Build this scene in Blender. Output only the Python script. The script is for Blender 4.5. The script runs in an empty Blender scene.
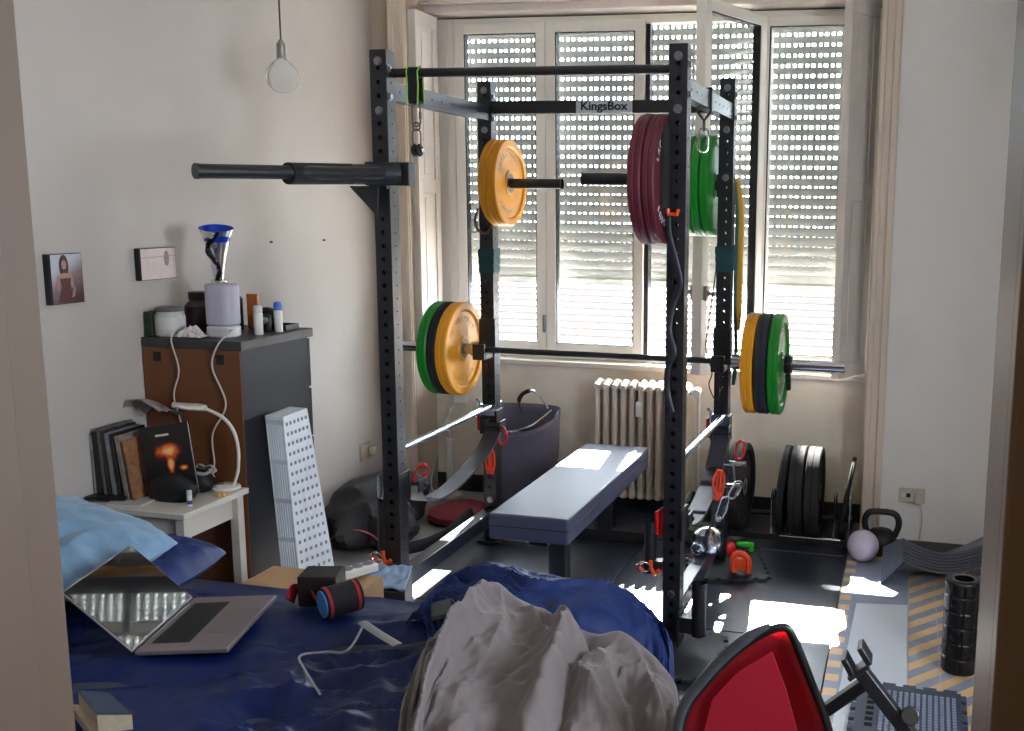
import bpy, bmesh, math, random
from math import sin, cos, pi, radians, sqrt, atan2
from mathutils import Vector, Matrix, noise as MN
random.seed(7)
SC = bpy.context.scene
COL = SC.collection
V = Vector

# ---------------------------------------------------------------- camera model (for placing things at known depths)
FPX, CX, CY = 1003.12, 684.56, 364.36
YAW, PIT, ROL = .2188, .1567, .0154
CAMP = V((1.9679, -3.5057, 1.6734))
def _rot():
    Rz = Matrix(((cos(YAW), sin(YAW), 0), (-sin(YAW), cos(YAW), 0), (0, 0, 1)))
    B = Matrix(((1, 0, 0), (0, 0, -1), (0, 1, 0)))
    Rx = Matrix(((1, 0, 0), (0, cos(PIT), -sin(PIT)), (0, sin(PIT), cos(PIT))))
    Rr = Matrix(((cos(ROL), -sin(ROL), 0), (sin(ROL), cos(ROL), 0), (0, 0, 1)))
    return Rr @ Rx @ B @ Rz
RC = _rot()
def at(u, v, ax, val):
    """the point of the room seen at photo position (u, v) on the plane ax = val"""
    d = RC.transposed() @ V(((u - CX) / FPX, (v - CY) / FPX, 1))
    i = 'xyz'.index(ax)
    return CAMP + d * ((val - CAMP[i]) / d[i])

# ---------------------------------------------------------------- materials
def lin(c):
    return tuple((x / 12.92 if x <= .04045 else ((x + .055) / 1.055) ** 2.4) for x in c)
def rgb(r, g, b):
    return lin((r / 255, g / 255, b / 255))
MATS = {}
def mat(name, col, rough=.5, metal=0, var=0, vscale=8, bump=0, bscale=60, coat=0, sheen=0, spec=.5, wear=None, trans=0, emit=None, estr=0, alpha=None):
    if name in MATS: return MATS[name]
    m = bpy.data.materials.new(name); m.use_nodes = True
    nt = m.node_tree; b = nt.nodes['Principled BSDF']
    b.inputs['Base Color'].default_value = (*col, 1)
    b.inputs['Roughness'].default_value = rough
    b.inputs['Metallic'].default_value = metal
    b.inputs['Specular IOR Level'].default_value = spec
    if coat: b.inputs['Coat Weight'].default_value = coat; b.inputs['Coat Roughness'].default_value = .1
    if sheen: b.inputs['Sheen Weight'].default_value = sheen
    if trans: b.inputs['Transmission Weight'].default_value = trans
    if emit: b.inputs['Emission Color'].default_value = (*emit, 1); b.inputs['Emission Strength'].default_value = estr
    tc = nt.nodes.new('ShaderNodeTexCoord')
    if var:
        n = nt.nodes.new('ShaderNodeTexNoise'); n.inputs['Scale'].default_value = vscale; n.inputs['Detail'].default_value = 5
        nt.links.new(tc.outputs['Object'], n.inputs['Vector'])
        r = nt.nodes.new('ShaderNodeValToRGB')
        r.color_ramp.elements[0].position = .3; r.color_ramp.elements[1].position = .7
        r.color_ramp.elements[0].color = (*[x * (1 - var) for x in col], 1)
        r.color_ramp.elements[1].color = (*[min(1, x * (1 + var)) for x in col], 1)
        nt.links.new(n.outputs['Fac'], r.inputs['Fac']); nt.links.new(r.outputs['Color'], b.inputs['Base Color'])
    if bump:
        n = nt.nodes.new('ShaderNodeTexNoise'); n.inputs['Scale'].default_value = bscale; n.inputs['Detail'].default_value = 4
        nt.links.new(tc.outputs['Object'], n.inputs['Vector'])
        bp = nt.nodes.new('ShaderNodeBump'); bp.inputs['Strength'].default_value = bump; bp.inputs['Distance'].default_value = .004
        nt.links.new(n.outputs['Fac'], bp.inputs['Height']); nt.links.new(bp.outputs['Normal'], b.inputs['Normal'])
    MATS[name] = m
    return m

black_steel = mat('black_steel', rgb(24, 25, 30), .38, 0, bump=.15, bscale=400, spec=.6)
blue_steel = mat('dark_blue_grey_steel', rgb(36, 39, 52), .3, 0, bump=.1, bscale=400, spec=.6)
chrome = mat('chrome', rgb(200, 203, 210), .18, 1)
zinc = mat('zinc_bolt', rgb(150, 152, 158), .35, 1)
blackrub = mat('black_rubber', rgb(20, 20, 23), .75, var=.15, vscale=30, bump=.2, bscale=200)
blackplas = mat('black_plastic', rgb(16, 16, 18), .4)
foam = mat('black_foam', rgb(15, 15, 18), .8, bump=.3, bscale=300)
yellow = mat('yellow_rubber', rgb(226, 154, 22), .42, var=.06, vscale=20)
green = mat('green_rubber', rgb(12, 128, 30), .4, var=.06, vscale=20)
maroon = mat('maroon_rubber', rgb(88, 22, 40), .55, var=.08, vscale=20)
whitelet = mat('white_lettering', rgb(225, 222, 215), .6)
offwhite = mat('off_white_plastic', rgb(225, 223, 218), .4)
radm = mat('radiator_enamel', rgb(205, 192, 176), .35, var=.06, vscale=12)
redm = mat('red_anodised', rgb(200, 22, 28), .35, metal=.2)
orangem = mat('orange_plastic', rgb(225, 72, 22), .4)
greenp = mat('green_plastic', rgb(50, 190, 40), .4)
brass = mat('old_metal', rgb(120, 110, 95), .4, 1)
navy = mat('navy_vinyl', rgb(40, 46, 66), .28, bump=.12, bscale=250, spec=.7)

# ---------------------------------------------------------------- mesh building
class MB:
    def __init__(s): s.bm = bmesh.new()
    def verts(s, pts): return [s.bm.verts.new(p) for p in pts]
    def face(s, vs):
        try: return s.bm.faces.new(vs)
        except ValueError: return None
    def poly(s, pts): s.face(s.verts(pts)); return s
    def hexa(s, p):          # p: 4 bottom, 4 top (same order)
        v = s.verts(p)
        for f in ((3, 2, 1, 0), (4, 5, 6, 7), (0, 1, 5, 4), (1, 2, 6, 5), (2, 3, 7, 6), (3, 0, 4, 7)): s.face([v[i] for i in f])
        return s
    def box(s, c, d, rot=None):
        c = V(c); h = V(d) / 2
        R = rot.to_3x3() if rot is not None else Matrix.Identity(3)
        p = [c + R @ V((x * h.x, y * h.y, z * h.z)) for z in (-1, 1) for x, y in ((-1, -1), (1, -1), (1, 1), (-1, 1))]
        return s.hexa(p)
    def bb(s, x0, x1, y0, y1, z0, z1): return s.box(((x0 + x1) / 2, (y0 + y1) / 2, (z0 + z1) / 2), (x1 - x0, y1 - y0, z1 - z0))
    def ring(s, c, u, w, r, n): return s.verts([c + u * (r * cos(2 * pi * i / n)) + w * (r * sin(2 * pi * i / n)) for i in range(n)])
    def bridge(s, a, b):
        n = len(a)
        for i in range(n): s.face((a[i], a[(i + 1) % n], b[(i + 1) % n], b[i]))
    def cyl(s, p0, p1, r, n=16, r2=None, caps=True):
        p0, p1 = V(p0), V(p1); d = (p1 - p0).normalized()
        u = d.orthogonal().normalized(); w = d.cross(u)
        a = s.ring(p0, u, w, r, n); b = s.ring(p1, u, w, r if r2 is None else r2, n); s.bridge(a, b)
        if caps: s.face(a[::-1]); s.face(b)
        return s
    def tube(s, pts, r, n=8, closed=False, flat=None, up=None):
        pts = [V(p) for p in pts]; N = len(pts); rings = []; u = None
        for i, p in enumerate(pts):
            if closed: t = (pts[(i + 1) % N] - pts[i - 1]).normalized()
            else: t = (pts[min(i + 1, N - 1)] - pts[max(i - 1, 0)]).normalized()
            if u is None: u = V(up) if up else t.orthogonal()
            u = (u - t * u.dot(t))
            if u.length < 1e-6: u = t.orthogonal()
            u.normalize(); w = t.cross(u)
            rr = r[i] if isinstance(r, (list, tuple)) else r
            if flat: ring = s.verts([p + u * (rr * cos(2 * pi * k / n)) + w * (rr * flat * sin(2 * pi * k / n)) for k in range(n)])
            else: ring = s.ring(p, u, w, rr, n)
            rings.append(ring)
        for i in range(N - 1): s.bridge(rings[i], rings[i + 1])
        if closed: s.bridge(rings[-1], rings[0])
        else: s.face(rings[0][::-1]); s.face(rings[-1])
        return s
    def lathe(s, prof, n=32, o=(0, 0, 0), ax='z', M=None):
        """prof: (radius, height) list; open ends with r=0 become poles"""
        if M is None:
            M = {'z': Matrix.Identity(3), 'x': Matrix(((0, 0, 1), (1, 0, 0), (0, 1, 0))), 'y': Matrix(((1, 0, 0), (0, 0, 1), (0, -1, 0)))}[ax]
        o = V(o); prev = None
        for r, h in prof:
            if r < 1e-6: cur = [s.bm.verts.new(o + M @ V((0, 0, h)))]
            else: cur = s.verts([o + M @ V((r * cos(2 * pi * i / n), r * sin(2 * pi * i / n), h)) for i in range(n)])
            if prev:
                if len(prev) == 1 and len(cur) > 1:
                    for i in range(n): s.face((prev[0], cur[(i + 1) % n], cur[i]))
                elif len(cur) == 1 and len(prev) > 1:
                    for i in range(n): s.face((prev[i], prev[(i + 1) % n], cur[0]))
                elif len(cur) > 1: s.bridge(prev, cur)
            prev = cur
        return s
    def prism(s, pts, d):     # pts: 3D loop, extruded by vector d
        d = V(d); a = s.verts(pts); b = s.verts([V(p) + d for p in pts])
        s.face(a[::-1]); s.face(b); s.bridge(a, b); return s
    def grid(s, f, nu, nv):
        g = [[s.bm.verts.new(f(i / nu, j / nv)) for j in range(nv + 1)] for i in range(nu + 1)]
        for i in range(nu):
            for j in range(nv): s.face((g[i][j], g[i + 1][j], g[i + 1][j + 1], g[i][j + 1]))
        return s
    def xf(s, M):
        bmesh.ops.transform(s.bm, matrix=M, verts=s.bm.verts); return s
    def mesh(s, name, m, smooth=True, fix=True):
        if fix: bmesh.ops.recalc_face_normals(s.bm, faces=s.bm.faces)
        me = bpy.data.meshes.new(name); s.bm.to_mesh(me); s.bm.free()
        if m: me.materials.append(m)
        if smooth:
            for p in me.polygons: p.use_smooth = True
            me.set_sharp_from_angle(angle=radians(38))
        return me

def obj(name, mb, m, parent=None, bevel=0, loc=None, world=False, smooth=True, fix=True, label=None, solid=0, sub=0):
    """links the collected shapes as ONE mesh object; world=True: mb is in world coordinates, parent holds it at its own place"""
    if world:
        o0 = V((0, 0, 0)); p = parent
        if p is not None:
            Mw = Matrix.Identity(4); ch = []
            while p is not None: ch.append(p); p = p.parent
            for q in reversed(ch): Mw = Mw @ Matrix.LocRotScale(q.location, q.rotation_euler, q.scale)
            mb.xf(Mw.inverted())
        elif loc is not None: mb.xf(Matrix.Translation(-V(loc)))
    me = mb.mesh(name, m, smooth, fix)
    o = bpy.data.objects.new(name, me); COL.objects.link(o)
    if parent is not None: o.parent = parent
    if loc is not None: o.location = loc
    if solid: q = o.modifiers.new('solid', 'SOLIDIFY'); q.thickness = solid; q.offset = 0
    if sub: q = o.modifiers.new('sub', 'SUBSURF'); q.levels = sub; q.render_levels = sub
    if bevel: q = o.modifiers.new('bevel', 'BEVEL'); q.width = bevel; q.segments = 2; q.limit_method = 'ANGLE'; q.angle_limit = radians(40)
    if label: o['label'] = label
    return o
def tag(o, label, cat, group=None, kind=None):
    o['label'] = label; o['category'] = cat
    if group: o['group'] = group
    if kind: o['kind'] = kind
    return o
def thing(name, label, cat, loc=(0, 0, 0), rotz=0, group=None):
    o = bpy.data.objects.new(name, None); COL.objects.link(o); o.empty_display_size = .05
    o.location = loc; o.rotation_euler = (0, 0, rotz)
    return tag(o, label, cat, group)
def struct(name, mb, m, parent=None, **k):
    o = obj(name, mb, m, parent, **k)
    if parent is None: o['kind'] = 'structure'
    return o
def dup(root, loc, rot=None, label=None, group=None):
    r = root.copy(); COL.objects.link(r); r.location = loc
    if rot is not None: r.rotation_euler = rot
    if label: r['label'] = label
    if group: r['group'] = group
    def kids(a, b):
        for ch in [q for q in bpy.data.objects if q.parent == a]:
            c = ch.copy(); COL.objects.link(c); c.parent = b
            kids(ch, c)
    kids(root, r)
    return r
def text_mb(txt, size, depth=.001, font_x=1.0, align='CENTER', bold=0):
    cu = bpy.data.curves.new('lettering', 'FONT'); cu.body = txt; cu.size = size; cu.extrude = depth; cu.align_x = align; cu.align_y = 'CENTER'; cu.offset = bold
    cu.resolution_u = 3
    o = bpy.data.objects.new('lettering', cu)
    me = bpy.data.meshes.new_from_object(o)
    mb = MB(); mb.bm.from_mesh(me)
    bpy.data.objects.remove(o); bpy.data.meshes.remove(me); bpy.data.curves.remove(cu)
    if font_x != 1: mb.xf(Matrix.Diagonal((font_x, 1, 1, 1)))
    return mb
def merge(a, b):
    me = bpy.data.meshes.new('tmp'); b.bm.to_mesh(me); b.bm.free(); a.bm.from_mesh(me); bpy.data.meshes.remove(me); return a
def sm(a, b, x):
    t = max(0, min(1, (x - a) / (b - a))); return t * t * (3 - 2 * t)
def spline(pts, n=8):
    """smooth curve through points"""
    P = [V(p) for p in pts]; out = []
    for i in range(len(P) - 1):
        a = P[max(i - 1, 0)]; b = P[i]; c = P[i + 1]; d = P[min(i + 2, len(P) - 1)]
        for k in range(n):
            t = k / n
            out.append(.5 * ((2 * b) + (c - a) * t + (2 * a - 5 * b + 4 * c - d) * t * t + (3 * b - a - 3 * c + d) * t ** 3))
    out.append(P[-1]); return out
def arc(c, r, a0, a1, n, plane='xz'):
    i, j = 'xyz'.index(plane[0]), 'xyz'.index(plane[1]); out = []
    for k in range(n + 1):
        a = a0 + (a1 - a0) * k / n; p = V(c); p[i] += r * cos(a); p[j] += r * sin(a); out.append(p)
    return out

# ---------------------------------------------------------------- camera
cd = bpy.data.cameras.new('camera'); cam = bpy.data.objects.new('camera', cd); COL.objects.link(cam)
cd.sensor_fit = 'HORIZONTAL'; cd.sensor_width = 36; cd.lens = 36 * FPX / 1024
cd.shift_x = (512 - CX) / 1024; cd.shift_y = (CY - 365.5) / 1024
cd.clip_start = .05; cd.clip_end = 200
Rm = Matrix((RC[0], -RC[1], -RC[2])).transposed().to_4x4()
cam.matrix_world = Matrix.Translation(CAMP) @ Rm
SC.camera = cam
# ================================================================= THE ROOM
XL, YW, YN, XN0, XN1, ZC = -.9, 1.55, 1.80, -.69, 1.78, 3.05      # left wall, window wall, niche back, niche sides, ceiling
YD = -2.6                                                         # door wall (room side)
YG = 1.9                                                          # glazing plane
ZS, ZT = .80, 2.68                                                # window opening bottom / top
def plaster(name, col, dirt=None, zfade=None):
    m = mat(name, col, .85, bump=.25, bscale=18)
    nt = m.node_tree; b = nt.nodes['Principled BSDF']
    tc = nt.nodes.new('ShaderNodeTexCoord')
    n = nt.nodes.new('ShaderNodeTexNoise'); n.inputs['Scale'].default_value = 1.6; n.inputs['Detail'].default_value = 7; n.inputs['Roughness'].default_value = .6
    nt.links.new(tc.outputs['Object'], n.inputs['Vector'])
    r = nt.nodes.new('ShaderNodeValToRGB'); r.color_ramp.elements[0].position = .28; r.color_ramp.elements[1].position = .55
    d = dirt or tuple(x * .9 for x in col)
    r.color_ramp.elements[0].color = (*d, 1); r.color_ramp.elements[1].color = (*col, 1)
    nt.links.new(n.outputs['Fac'], r.inputs['Fac']); nt.links.new(r.outputs['Color'], b.inputs['Base Color'])
    return m
wallm = plaster('white_plaster', rgb(190, 182, 176))
nichem = plaster('stained_cream_plaster', rgb(240, 230, 216), rgb(210, 192, 174))
trimm = mat('cream_woodwork', rgb(226, 210, 194), .45, var=.05, vscale=5)
shutm = mat('shutter_woodwork', rgb(230, 220, 212), .5, var=.06, vscale=6, bump=.1, bscale=30)
pvc = mat('window_frame_white', rgb(246, 240, 230), .4)
blackseal = mat('window_seal_black', rgb(20, 20, 22), .5)
ceilm = mat('ceiling_paint', rgb(222, 218, 212), .9)
jambm = mat('door_casing_paint', rgb(92, 76, 64), .5, var=.04, vscale=4)
hallm = mat('hall_paint', rgb(90, 80, 72), .9)

def darkfloor():
    m = mat('brown_floor_boards', rgb(150, 145, 140), .45)
    return m
XR = 3.3
struct('floor', MB().bb(XL - .2, XR + .1, YD - 2.6, 2.0, -.1, 0), darkfloor())
struct('ceiling', MB().bb(XL - .2, XR + .2, YD - 2.6, 2.0, ZC, ZC + .1), ceilm)
struct('wall_left', MB().bb(XL - .2, XL, YD - .2, 2.2, 0, ZC), wallm)
# window wall: left strip, right part; niche back below window; lintel above
struct('wall_back_left', MB().bb(XL, XN0, YW, 2.3, 0, ZC), plaster('beige_plaster', rgb(190, 174, 158)))
struct('wall_back_right', MB().bb(XN1 + .001, XR, YW, 2.3, 0, ZC), plaster('bright_white_plaster', rgb(246, 243, 240)))  # plaster colour lightened to make up for weak light on this wall
struct('wall_back_sill', MB().bb(XN0, XN1, YN, 2.25, 0, ZS - .03), nichem)
struct('wall_back_lintel', MB().bb(XN0, XN1, YW + .12, 2.3, ZT + .06, ZC), trimm)
# right wall with an opening added out of view, letting in fill daylight
WY0, WY1 = -2.4, -1.45
w = MB(); w.bb(XR, XR + .25, YD, WY0, 0, ZC); w.bb(XR, XR + .25, WY1, 2.0, 0, ZC); w.bb(XR, XR + .25, WY0, WY1, 2.2, ZC); w.bb(XR, XR + .25, WY0, WY1, 0, 1.1)
struct('wall_right', w, wallm)
# door wall with the opening the photograph is taken through
JL0, JR0 = 1.034, 2.045
w = MB(); w.bb(XL, JL0 - .02, YD - .12, YD, 0, ZC); w.bb(JR0 + .02, XR, YD - .12, YD, 0, ZC); w.bb(JL0 - .02, JR0 + .02, YD - .12, YD, 2.35, ZC)
struct('wall_front', w, wallm)
w = MB(); w.bb(JL0 - .035, JL0, YD - .13, YD + .015, 0, 2.4); w.bb(JL0 - .16, JL0 - .035, YD - .16, YD - .125, 0, 2.4); w.bb(JL0 - .045, JL0 - .033, YD - .17, YD - .125, 0, 2.4)
w.bb(JL0, JL0 + .006, YD - .13, at(38, 700, 'x', JL0).y, 0, 2.4)
struct('trim_1', w, jambm, bevel=.002)
w = MB(); w.bb(JR0, JR0 + .035, YD - .13, YD + .015, 0, 2.4); w.bb(JR0 + .0, JR0 + .16, YD - .16, YD - .125, 0, 2.4)
struct('trim_2', w, mat('dark_door_casing', rgb(98, 76, 58), .5, var=.04, vscale=4), bevel=.004)
# hall behind the camera
w = MB(); w.bb(-.6, -.5, -5.2, YD - .12, 0, ZC); w.bb(3.0, 3.1, -5.2, YD - .12, 0, ZC); w.bb(-.6, 3.1, -5.3, -5.2, 0, ZC)
struct('wall_hall', w, hallm)
# skirting
struct('baseboard_left', MB().bb(XL, XL + .015, -.2, YW, 0, .09), mat('brown_baseboard', rgb(90, 76, 66), .5))
struct('baseboard_back', MB().bb(XN0, XN1, YN - .015, YN, 0, .1), mat('grey_baseboard', rgb(40, 38, 38), .6))

# niche trims: moulded wooden casing at both edges
def casing(x0, sgn, n):
    w = MB()
    w.bb(min(x0, x0 + sgn * .10), max(x0, x0 + sgn * .10), YW - .018, YW - .001, 0, ZC)
    w.bb(min(x0 + sgn * .005, x0 + sgn * .03), max(x0 + sgn * .005, x0 + sgn * .03), YW - .028, YW - .018, 0, ZC)
    w.bb(min(x0 + sgn * .065, x0 + sgn * .095), max(x0 + sgn * .065, x0 + sgn * .095), YW - .034, YW - .018, 0, ZC)
    struct('trim_%d' % n, w, trimm, bevel=.004)
casing(XN0, -1, 3)
casing(XN1, 1, 4)
# niche top moulding and box cover
w = MB(); w.bb(XN0, XN1, YN - .06, YG + .02, ZT + .01, ZT + .05); w.bb(XN0, XN1, YN - .10, YG, ZT + .05, ZT + .10); w.bb(XN0, XN1, YW + .1, YG, ZT + .10, ZT + .16)
struct('trim_5', w, shutm, bevel=.006)

# interior shutters folded into the niche
def fold_leaf(name, p0, p1, z0, z1, mm):
    """panelled leaf between two floor points"""
    a = V((p0[0], p0[1], 0)); b = V((p1[0], p1[1], 0)); L = (b - a).length; ang = atan2(b.y - a.y, b.x - a.x)
    w = MB(); t = .028; H = z1 - z0
    w.bb(0, L, -t / 2, t / 2, 0, H)
    for s in (-1, 1):
        y0, y1 = (s * t / 2, s * (t / 2 + .008)); y0, y1 = min(y0, y1), max(y0, y1); m_ = .055
        w.bb(0, L, y0, y1, 0, m_ * 1.4); w.bb(0, L, y0, y1, H - m_ * 1.4, H); w.bb(0, m_, y0, y1, m_ * 1.4, H - m_ * 1.4); w.bb(L - m_, L, y0, y1, m_ * 1.4, H - m_ * 1.4)
        zz = H * .5; w.bb(m_, L - m_, y0, y1, zz - .04, zz + .04)
        q = m_ + .012
        for (u0, u1, v0, v1) in ((m_ * 1.4 + .012, zz - .052, 0, 0), (zz + .052, H - m_ * 1.4 - .012, 0, 0)):
            w.bb(q + .01, L - q - .01, min(y0, y1) if s > 0 else y0 + .004, y1 - (.004 if s > 0 else 0), u0 + .01, u1 - .01)
    w.xf(Matrix.Translation((a.x, a.y, z0)) @ Matrix.Rotation(ang, 4, 'Z'))
    o = obj(name, w, mm, bevel=.003, world=True, loc=(a.x, a.y, z0)); return o
fl = fold_leaf('folding_shutter', (XN0 + .02, YW + .015), (XN0 + .02, YG - .08), ZS + .04, ZT - .0, shutm)
tag(fl, 'cream panelled wooden shutter folded flat against the left side of the window niche', 'shutter')
fr = fold_leaf('folding_shutter', (1.625, YW - .02), (XN1 - .035, YN - .02), ZS + .02, ZT + .0, shutm)
tag(fr, 'cream panelled wooden shutter standing half open at the right side of the window niche', 'shutter')

# window sill
struct('trim_6', MB().bb(XN0 + .001, XN1 - .001, YN - .035, YG + .1, ZS - .03, ZS), mat('sill_paint', rgb(222, 214, 202), .4), bevel=.006)

# ---------------- window: four leaves
def rect_frame(w, x0, x1, z0, z1, y0, y1, b):
    w.bb(x0, x0 + b, y0, y1, z0, z1); w.bb(x1 - b, x1, y0, y1, z0, z1); w.bb(x0 + b, x1 - b, y0, y1, z0, z0 + b); w.bb(x0 + b, x1 - b, y0, y1, z1 - b, z1)
def glassmat():
    m = bpy.data.materials.new('window_glass'); m.use_nodes = True; nt = m.node_tree
    for n in list(nt.nodes): nt.nodes.remove(n)
    o = nt.nodes.new('ShaderNodeOutputMaterial'); mx = nt.nodes.new('ShaderNodeMixShader'); t = nt.nodes.new('ShaderNodeBsdfTransparent'); g = nt.nodes.new('ShaderNodeBsdfGlossy')
    g.inputs['Roughness'].default_value = .01; t.inputs['Color'].default_value = (.95, .96, .96, 1)
    lw = nt.nodes.new('ShaderNodeLayerWeight'); lw.inputs['Blend'].default_value = .5
    pw = nt.nodes.new('ShaderNodeMath'); pw.operation = 'POWER'; pw.inputs[1].default_value = 4.5; nt.links.new(lw.outputs['Facing'], pw.inputs[0])
    f = nt.nodes.new('ShaderNodeMapRange'); f.inputs['To Min'].default_value = .045; f.inputs['To Max'].default_value = .95; nt.links.new(pw.outputs[0], f.inputs['Value'])
    nt.links.new(f.outputs[0], mx.inputs['Fac']); nt.links.new(t.outputs[0], mx.inputs[1]); nt.links.new(g.outputs[0], mx.inputs[2]); nt.links.new(mx.outputs[0], o.inputs['Surface'])
    return m
glassm = glassmat()
# outer fixed frame
w = MB(); rect_frame(w, -.62, 1.70, ZS, ZT, YG - .02, YG + .06, .045); w.bb(1.165, 1.21, YG - .02, YG + .06, ZS + .045, ZT - .045); w.bb(-.05, -.02, YG - .02, YG + .06, ZS + .045, ZT - .045); w.bb(XN0, -.62, YG - .02, YG + .06, ZS, ZT); w.bb(1.70, XN1, YG - .02, YG + .06, ZS, ZT)
struct('window_1', w, pvc, bevel=.004)
def leaf(n, x0, x1, z0, z1, b=.055, M=None, loc=None):
    w = MB(); rect_frame(w, x0, x1, z0, z1, -.028, .028, b)
    g = MB().bb(x0 + b - .004, x1 - b + .004, -.003, .003, z0 + b - .004, z1 - b + .004)
    s = MB()
    for (a0, a1, c0, c1) in ((x0 + b, x0 + b + .006, z0 + b, z1 - b), (x1 - b - .006, x1 - b, z0 + b, z1 - b), (x0 + b, x1 - b, z0 + b, z0 + b + .006), (x0 + b, x1 - b, z1 - b - .006, z1 - b)):
        s.bb(a0, a1, -.022, .022, c0, c1)
    T = Matrix.Translation((0, YG - .01, 0)) if M is None else M
    w.xf(T); g.xf(T); s.xf(T)
    r = struct('window_%d' % n, w, pvc, bevel=.003)
    obj('window_pane', g, glassm, r); obj('glazing_seal', s, blackseal, r)
    return r
leaf(2, -.568, -.035, ZS + .035, ZT - .03)
leaf(3, -.033, .53, ZS + .035, ZT - .03)
leaf(4, 1.15, 1.66, ZS + .035, ZT - .03, .05)
# black edge strips on the opening's left side
struct('trim_7', MB().bb(.532, .556, YG - .02, YG + .05, ZS + .04, ZT - .05), blackseal)
# fourth leaf swung into the room, hinged on its right edge
hx, hy = 1.165, YG - .05
tp = at(700, 60, 'x', hx - .0)
best = (1e9, None)
for k in range(360):
    a = radians(180 + k * .25); e = V((hx + .575 * cos(a), hy + .575 * sin(a), 2.3))
    q = RC @ (e - CAMP); u = CX + FPX * q.x / q.z
    if abs(u - 700) < best[0]: best = (abs(u - 700), e)
e = best[1]; ang = atan2(e.y - hy, e.x - hx)
oleaf = leaf(5, 0, .575, ZS + .04, ZT - .035, .055, Matrix.Translation((hx, hy, 0)) @ Matrix.Rotation(ang, 4, 'Z'))
hd = MB(); hd.box((.545, .04, 1.25), (.03, .02, .07)); hd.box((.545, .065, 1.25), (.02, .05, .018)); hd.box((.50, .085, 1.25), (.12, .014, .022))
hd.box((.545, -.04, 1.25), (.03, .02, .07)); hd.box((.545, -.065, 1.25), (.02, .05, .018)); hd.box((.50, -.085, 1.25), (.12, .014, .022))
hd.xf(Matrix.Translation((hx, hy, 0)) @ Matrix.Rotation(ang, 4, 'Z'))
obj('window_handle', hd, mat('handle_grey', rgb(150, 148, 146), .35, .6), oleaf, bevel=.003, label='grey metal window handle')
# small handle on leaf 3 (left)
obj('window_handle', MB().box((-.045, YG - .045, 1.0), (.016, .02, .10)), zinc, bpy.data.objects['window_2'], bevel=.003)

# ---------------- roller shutter outside
slatm = mat('shutter_slat_grey', rgb(192, 194, 190), .6)
YS = 2.02; pitch = .0535; zb = 1.252; rows = 27
w = MB(); 
X0, X1 = -.72, 1.78; hp = .0335
for r in range(rows):
    z0 = zb + r * pitch; 
    frac = 0 if r < 1 else (0 if r < 1 else .0072 if r < 9 else .0072 + .0108 * sm(8, 13, r))
    H = pitch - frac
    prof = [(-.004, 0), (-.0058, H * .15), (-.0062, H * .5), (-.0058, H * .85), (-.004, H)]
    pts = [(X0, YS + y, z0 + z) for y, z in prof] + [(X0, YS + .008, z0 + H), (X0, YS + .008, z0)]
    w.prism(pts, (X1 - X0, 0, 0))
    w.bb(X0, X1, YS - .003, YS + .026, z0, z0 + .003)  # unseen outer lip, added to block sun through the slots
    if frac:
        n = int((X1 - X0) / hp)
        for k in range(n + 1):
            bw = .014 if k % 2 else .019
            w.bb(X0 + k * hp, X0 + k * hp + bw, YS + .002, YS + .008, z0 + H - .001, z0 + pitch + .001)
w.bb(X0, X1, YS - .012, YS + .012, zb - .03, zb)
struct('window_6', w, slatm, smooth=True)
w = MB(); w.bb(X0 - .04, X0, YS - .03, YS + .03, ZS, ZT + .1); w.bb(X1, X1 + .04, YS - .03, YS + .03, ZS, ZT + .1); w.bb(X0 - .04, X1 + .04, YS - .05, YS + .05, ZT - .02, ZT + .3)
struct('window_7', w, mat('shutter_guide', rgb(120, 118, 115), .6))
# exterior sill
struct('trim_8', MB().bb(XN0, XN1, YG + .1, 2.32, ZS - .06, ZS - .02), mat('stone_sill', rgb(190, 185, 178), .7))

# ---------------- neighbouring roof across the street
def roofmat():
    m = mat('clay_roof_tiles', rgb(150, 130, 120), .8)
    nt = m.node_tree; b = nt.nodes['Principled BSDF']; tc = nt.nodes.new('ShaderNodeTexCoord')
    br = nt.nodes.new('ShaderNodeTexBrick'); br.inputs['Scale'].default_value = 1; br.inputs['Brick Width'].default_value = .35; br.inputs['Row Height'].default_value = .3; br.inputs['Mortar Size'].default_value = .035
    br.inputs['Color1'].default_value = (*rgb(120, 108, 102), 1); br.inputs['Color2'].default_value = (*rgb(105, 92, 86), 1); br.inputs['Mortar'].default_value = (*rgb(60, 52, 48), 1)
    nt.links.new(tc.outputs['Object'], br.inputs['Vector']); nt.links.new(br.outputs['Color'], b.inputs['Base Color'])
    return m
rb = MB(); rb.bb(-16, 12, 0, 7.5, -.12, 0)
for k in range(25): rb.tube([(-16, k * .3 + .05, .01), (12, k * .3 + .05, .01)], .03, 5)
rf = obj('tiled_roof', rb, roofmat()); rf.location = (0, 13.0, -1.45); rf.rotation_euler = (radians(20), 0, 0)
hs = thing('house', 'pale neighbouring house with a sunlit tiled roof seen under the window blind', 'building', (0, 17, -9))
rf.parent = hs; rf.location = V((0, 13.0, -1.45)) - hs.location; rf.name = 'roof'
obj('wall', MB().bb(-16, 12, 13.3, 20, -9, -1.5), mat('pale_render', rgb(215, 208, 198), .9), hs, world=True)

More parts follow.
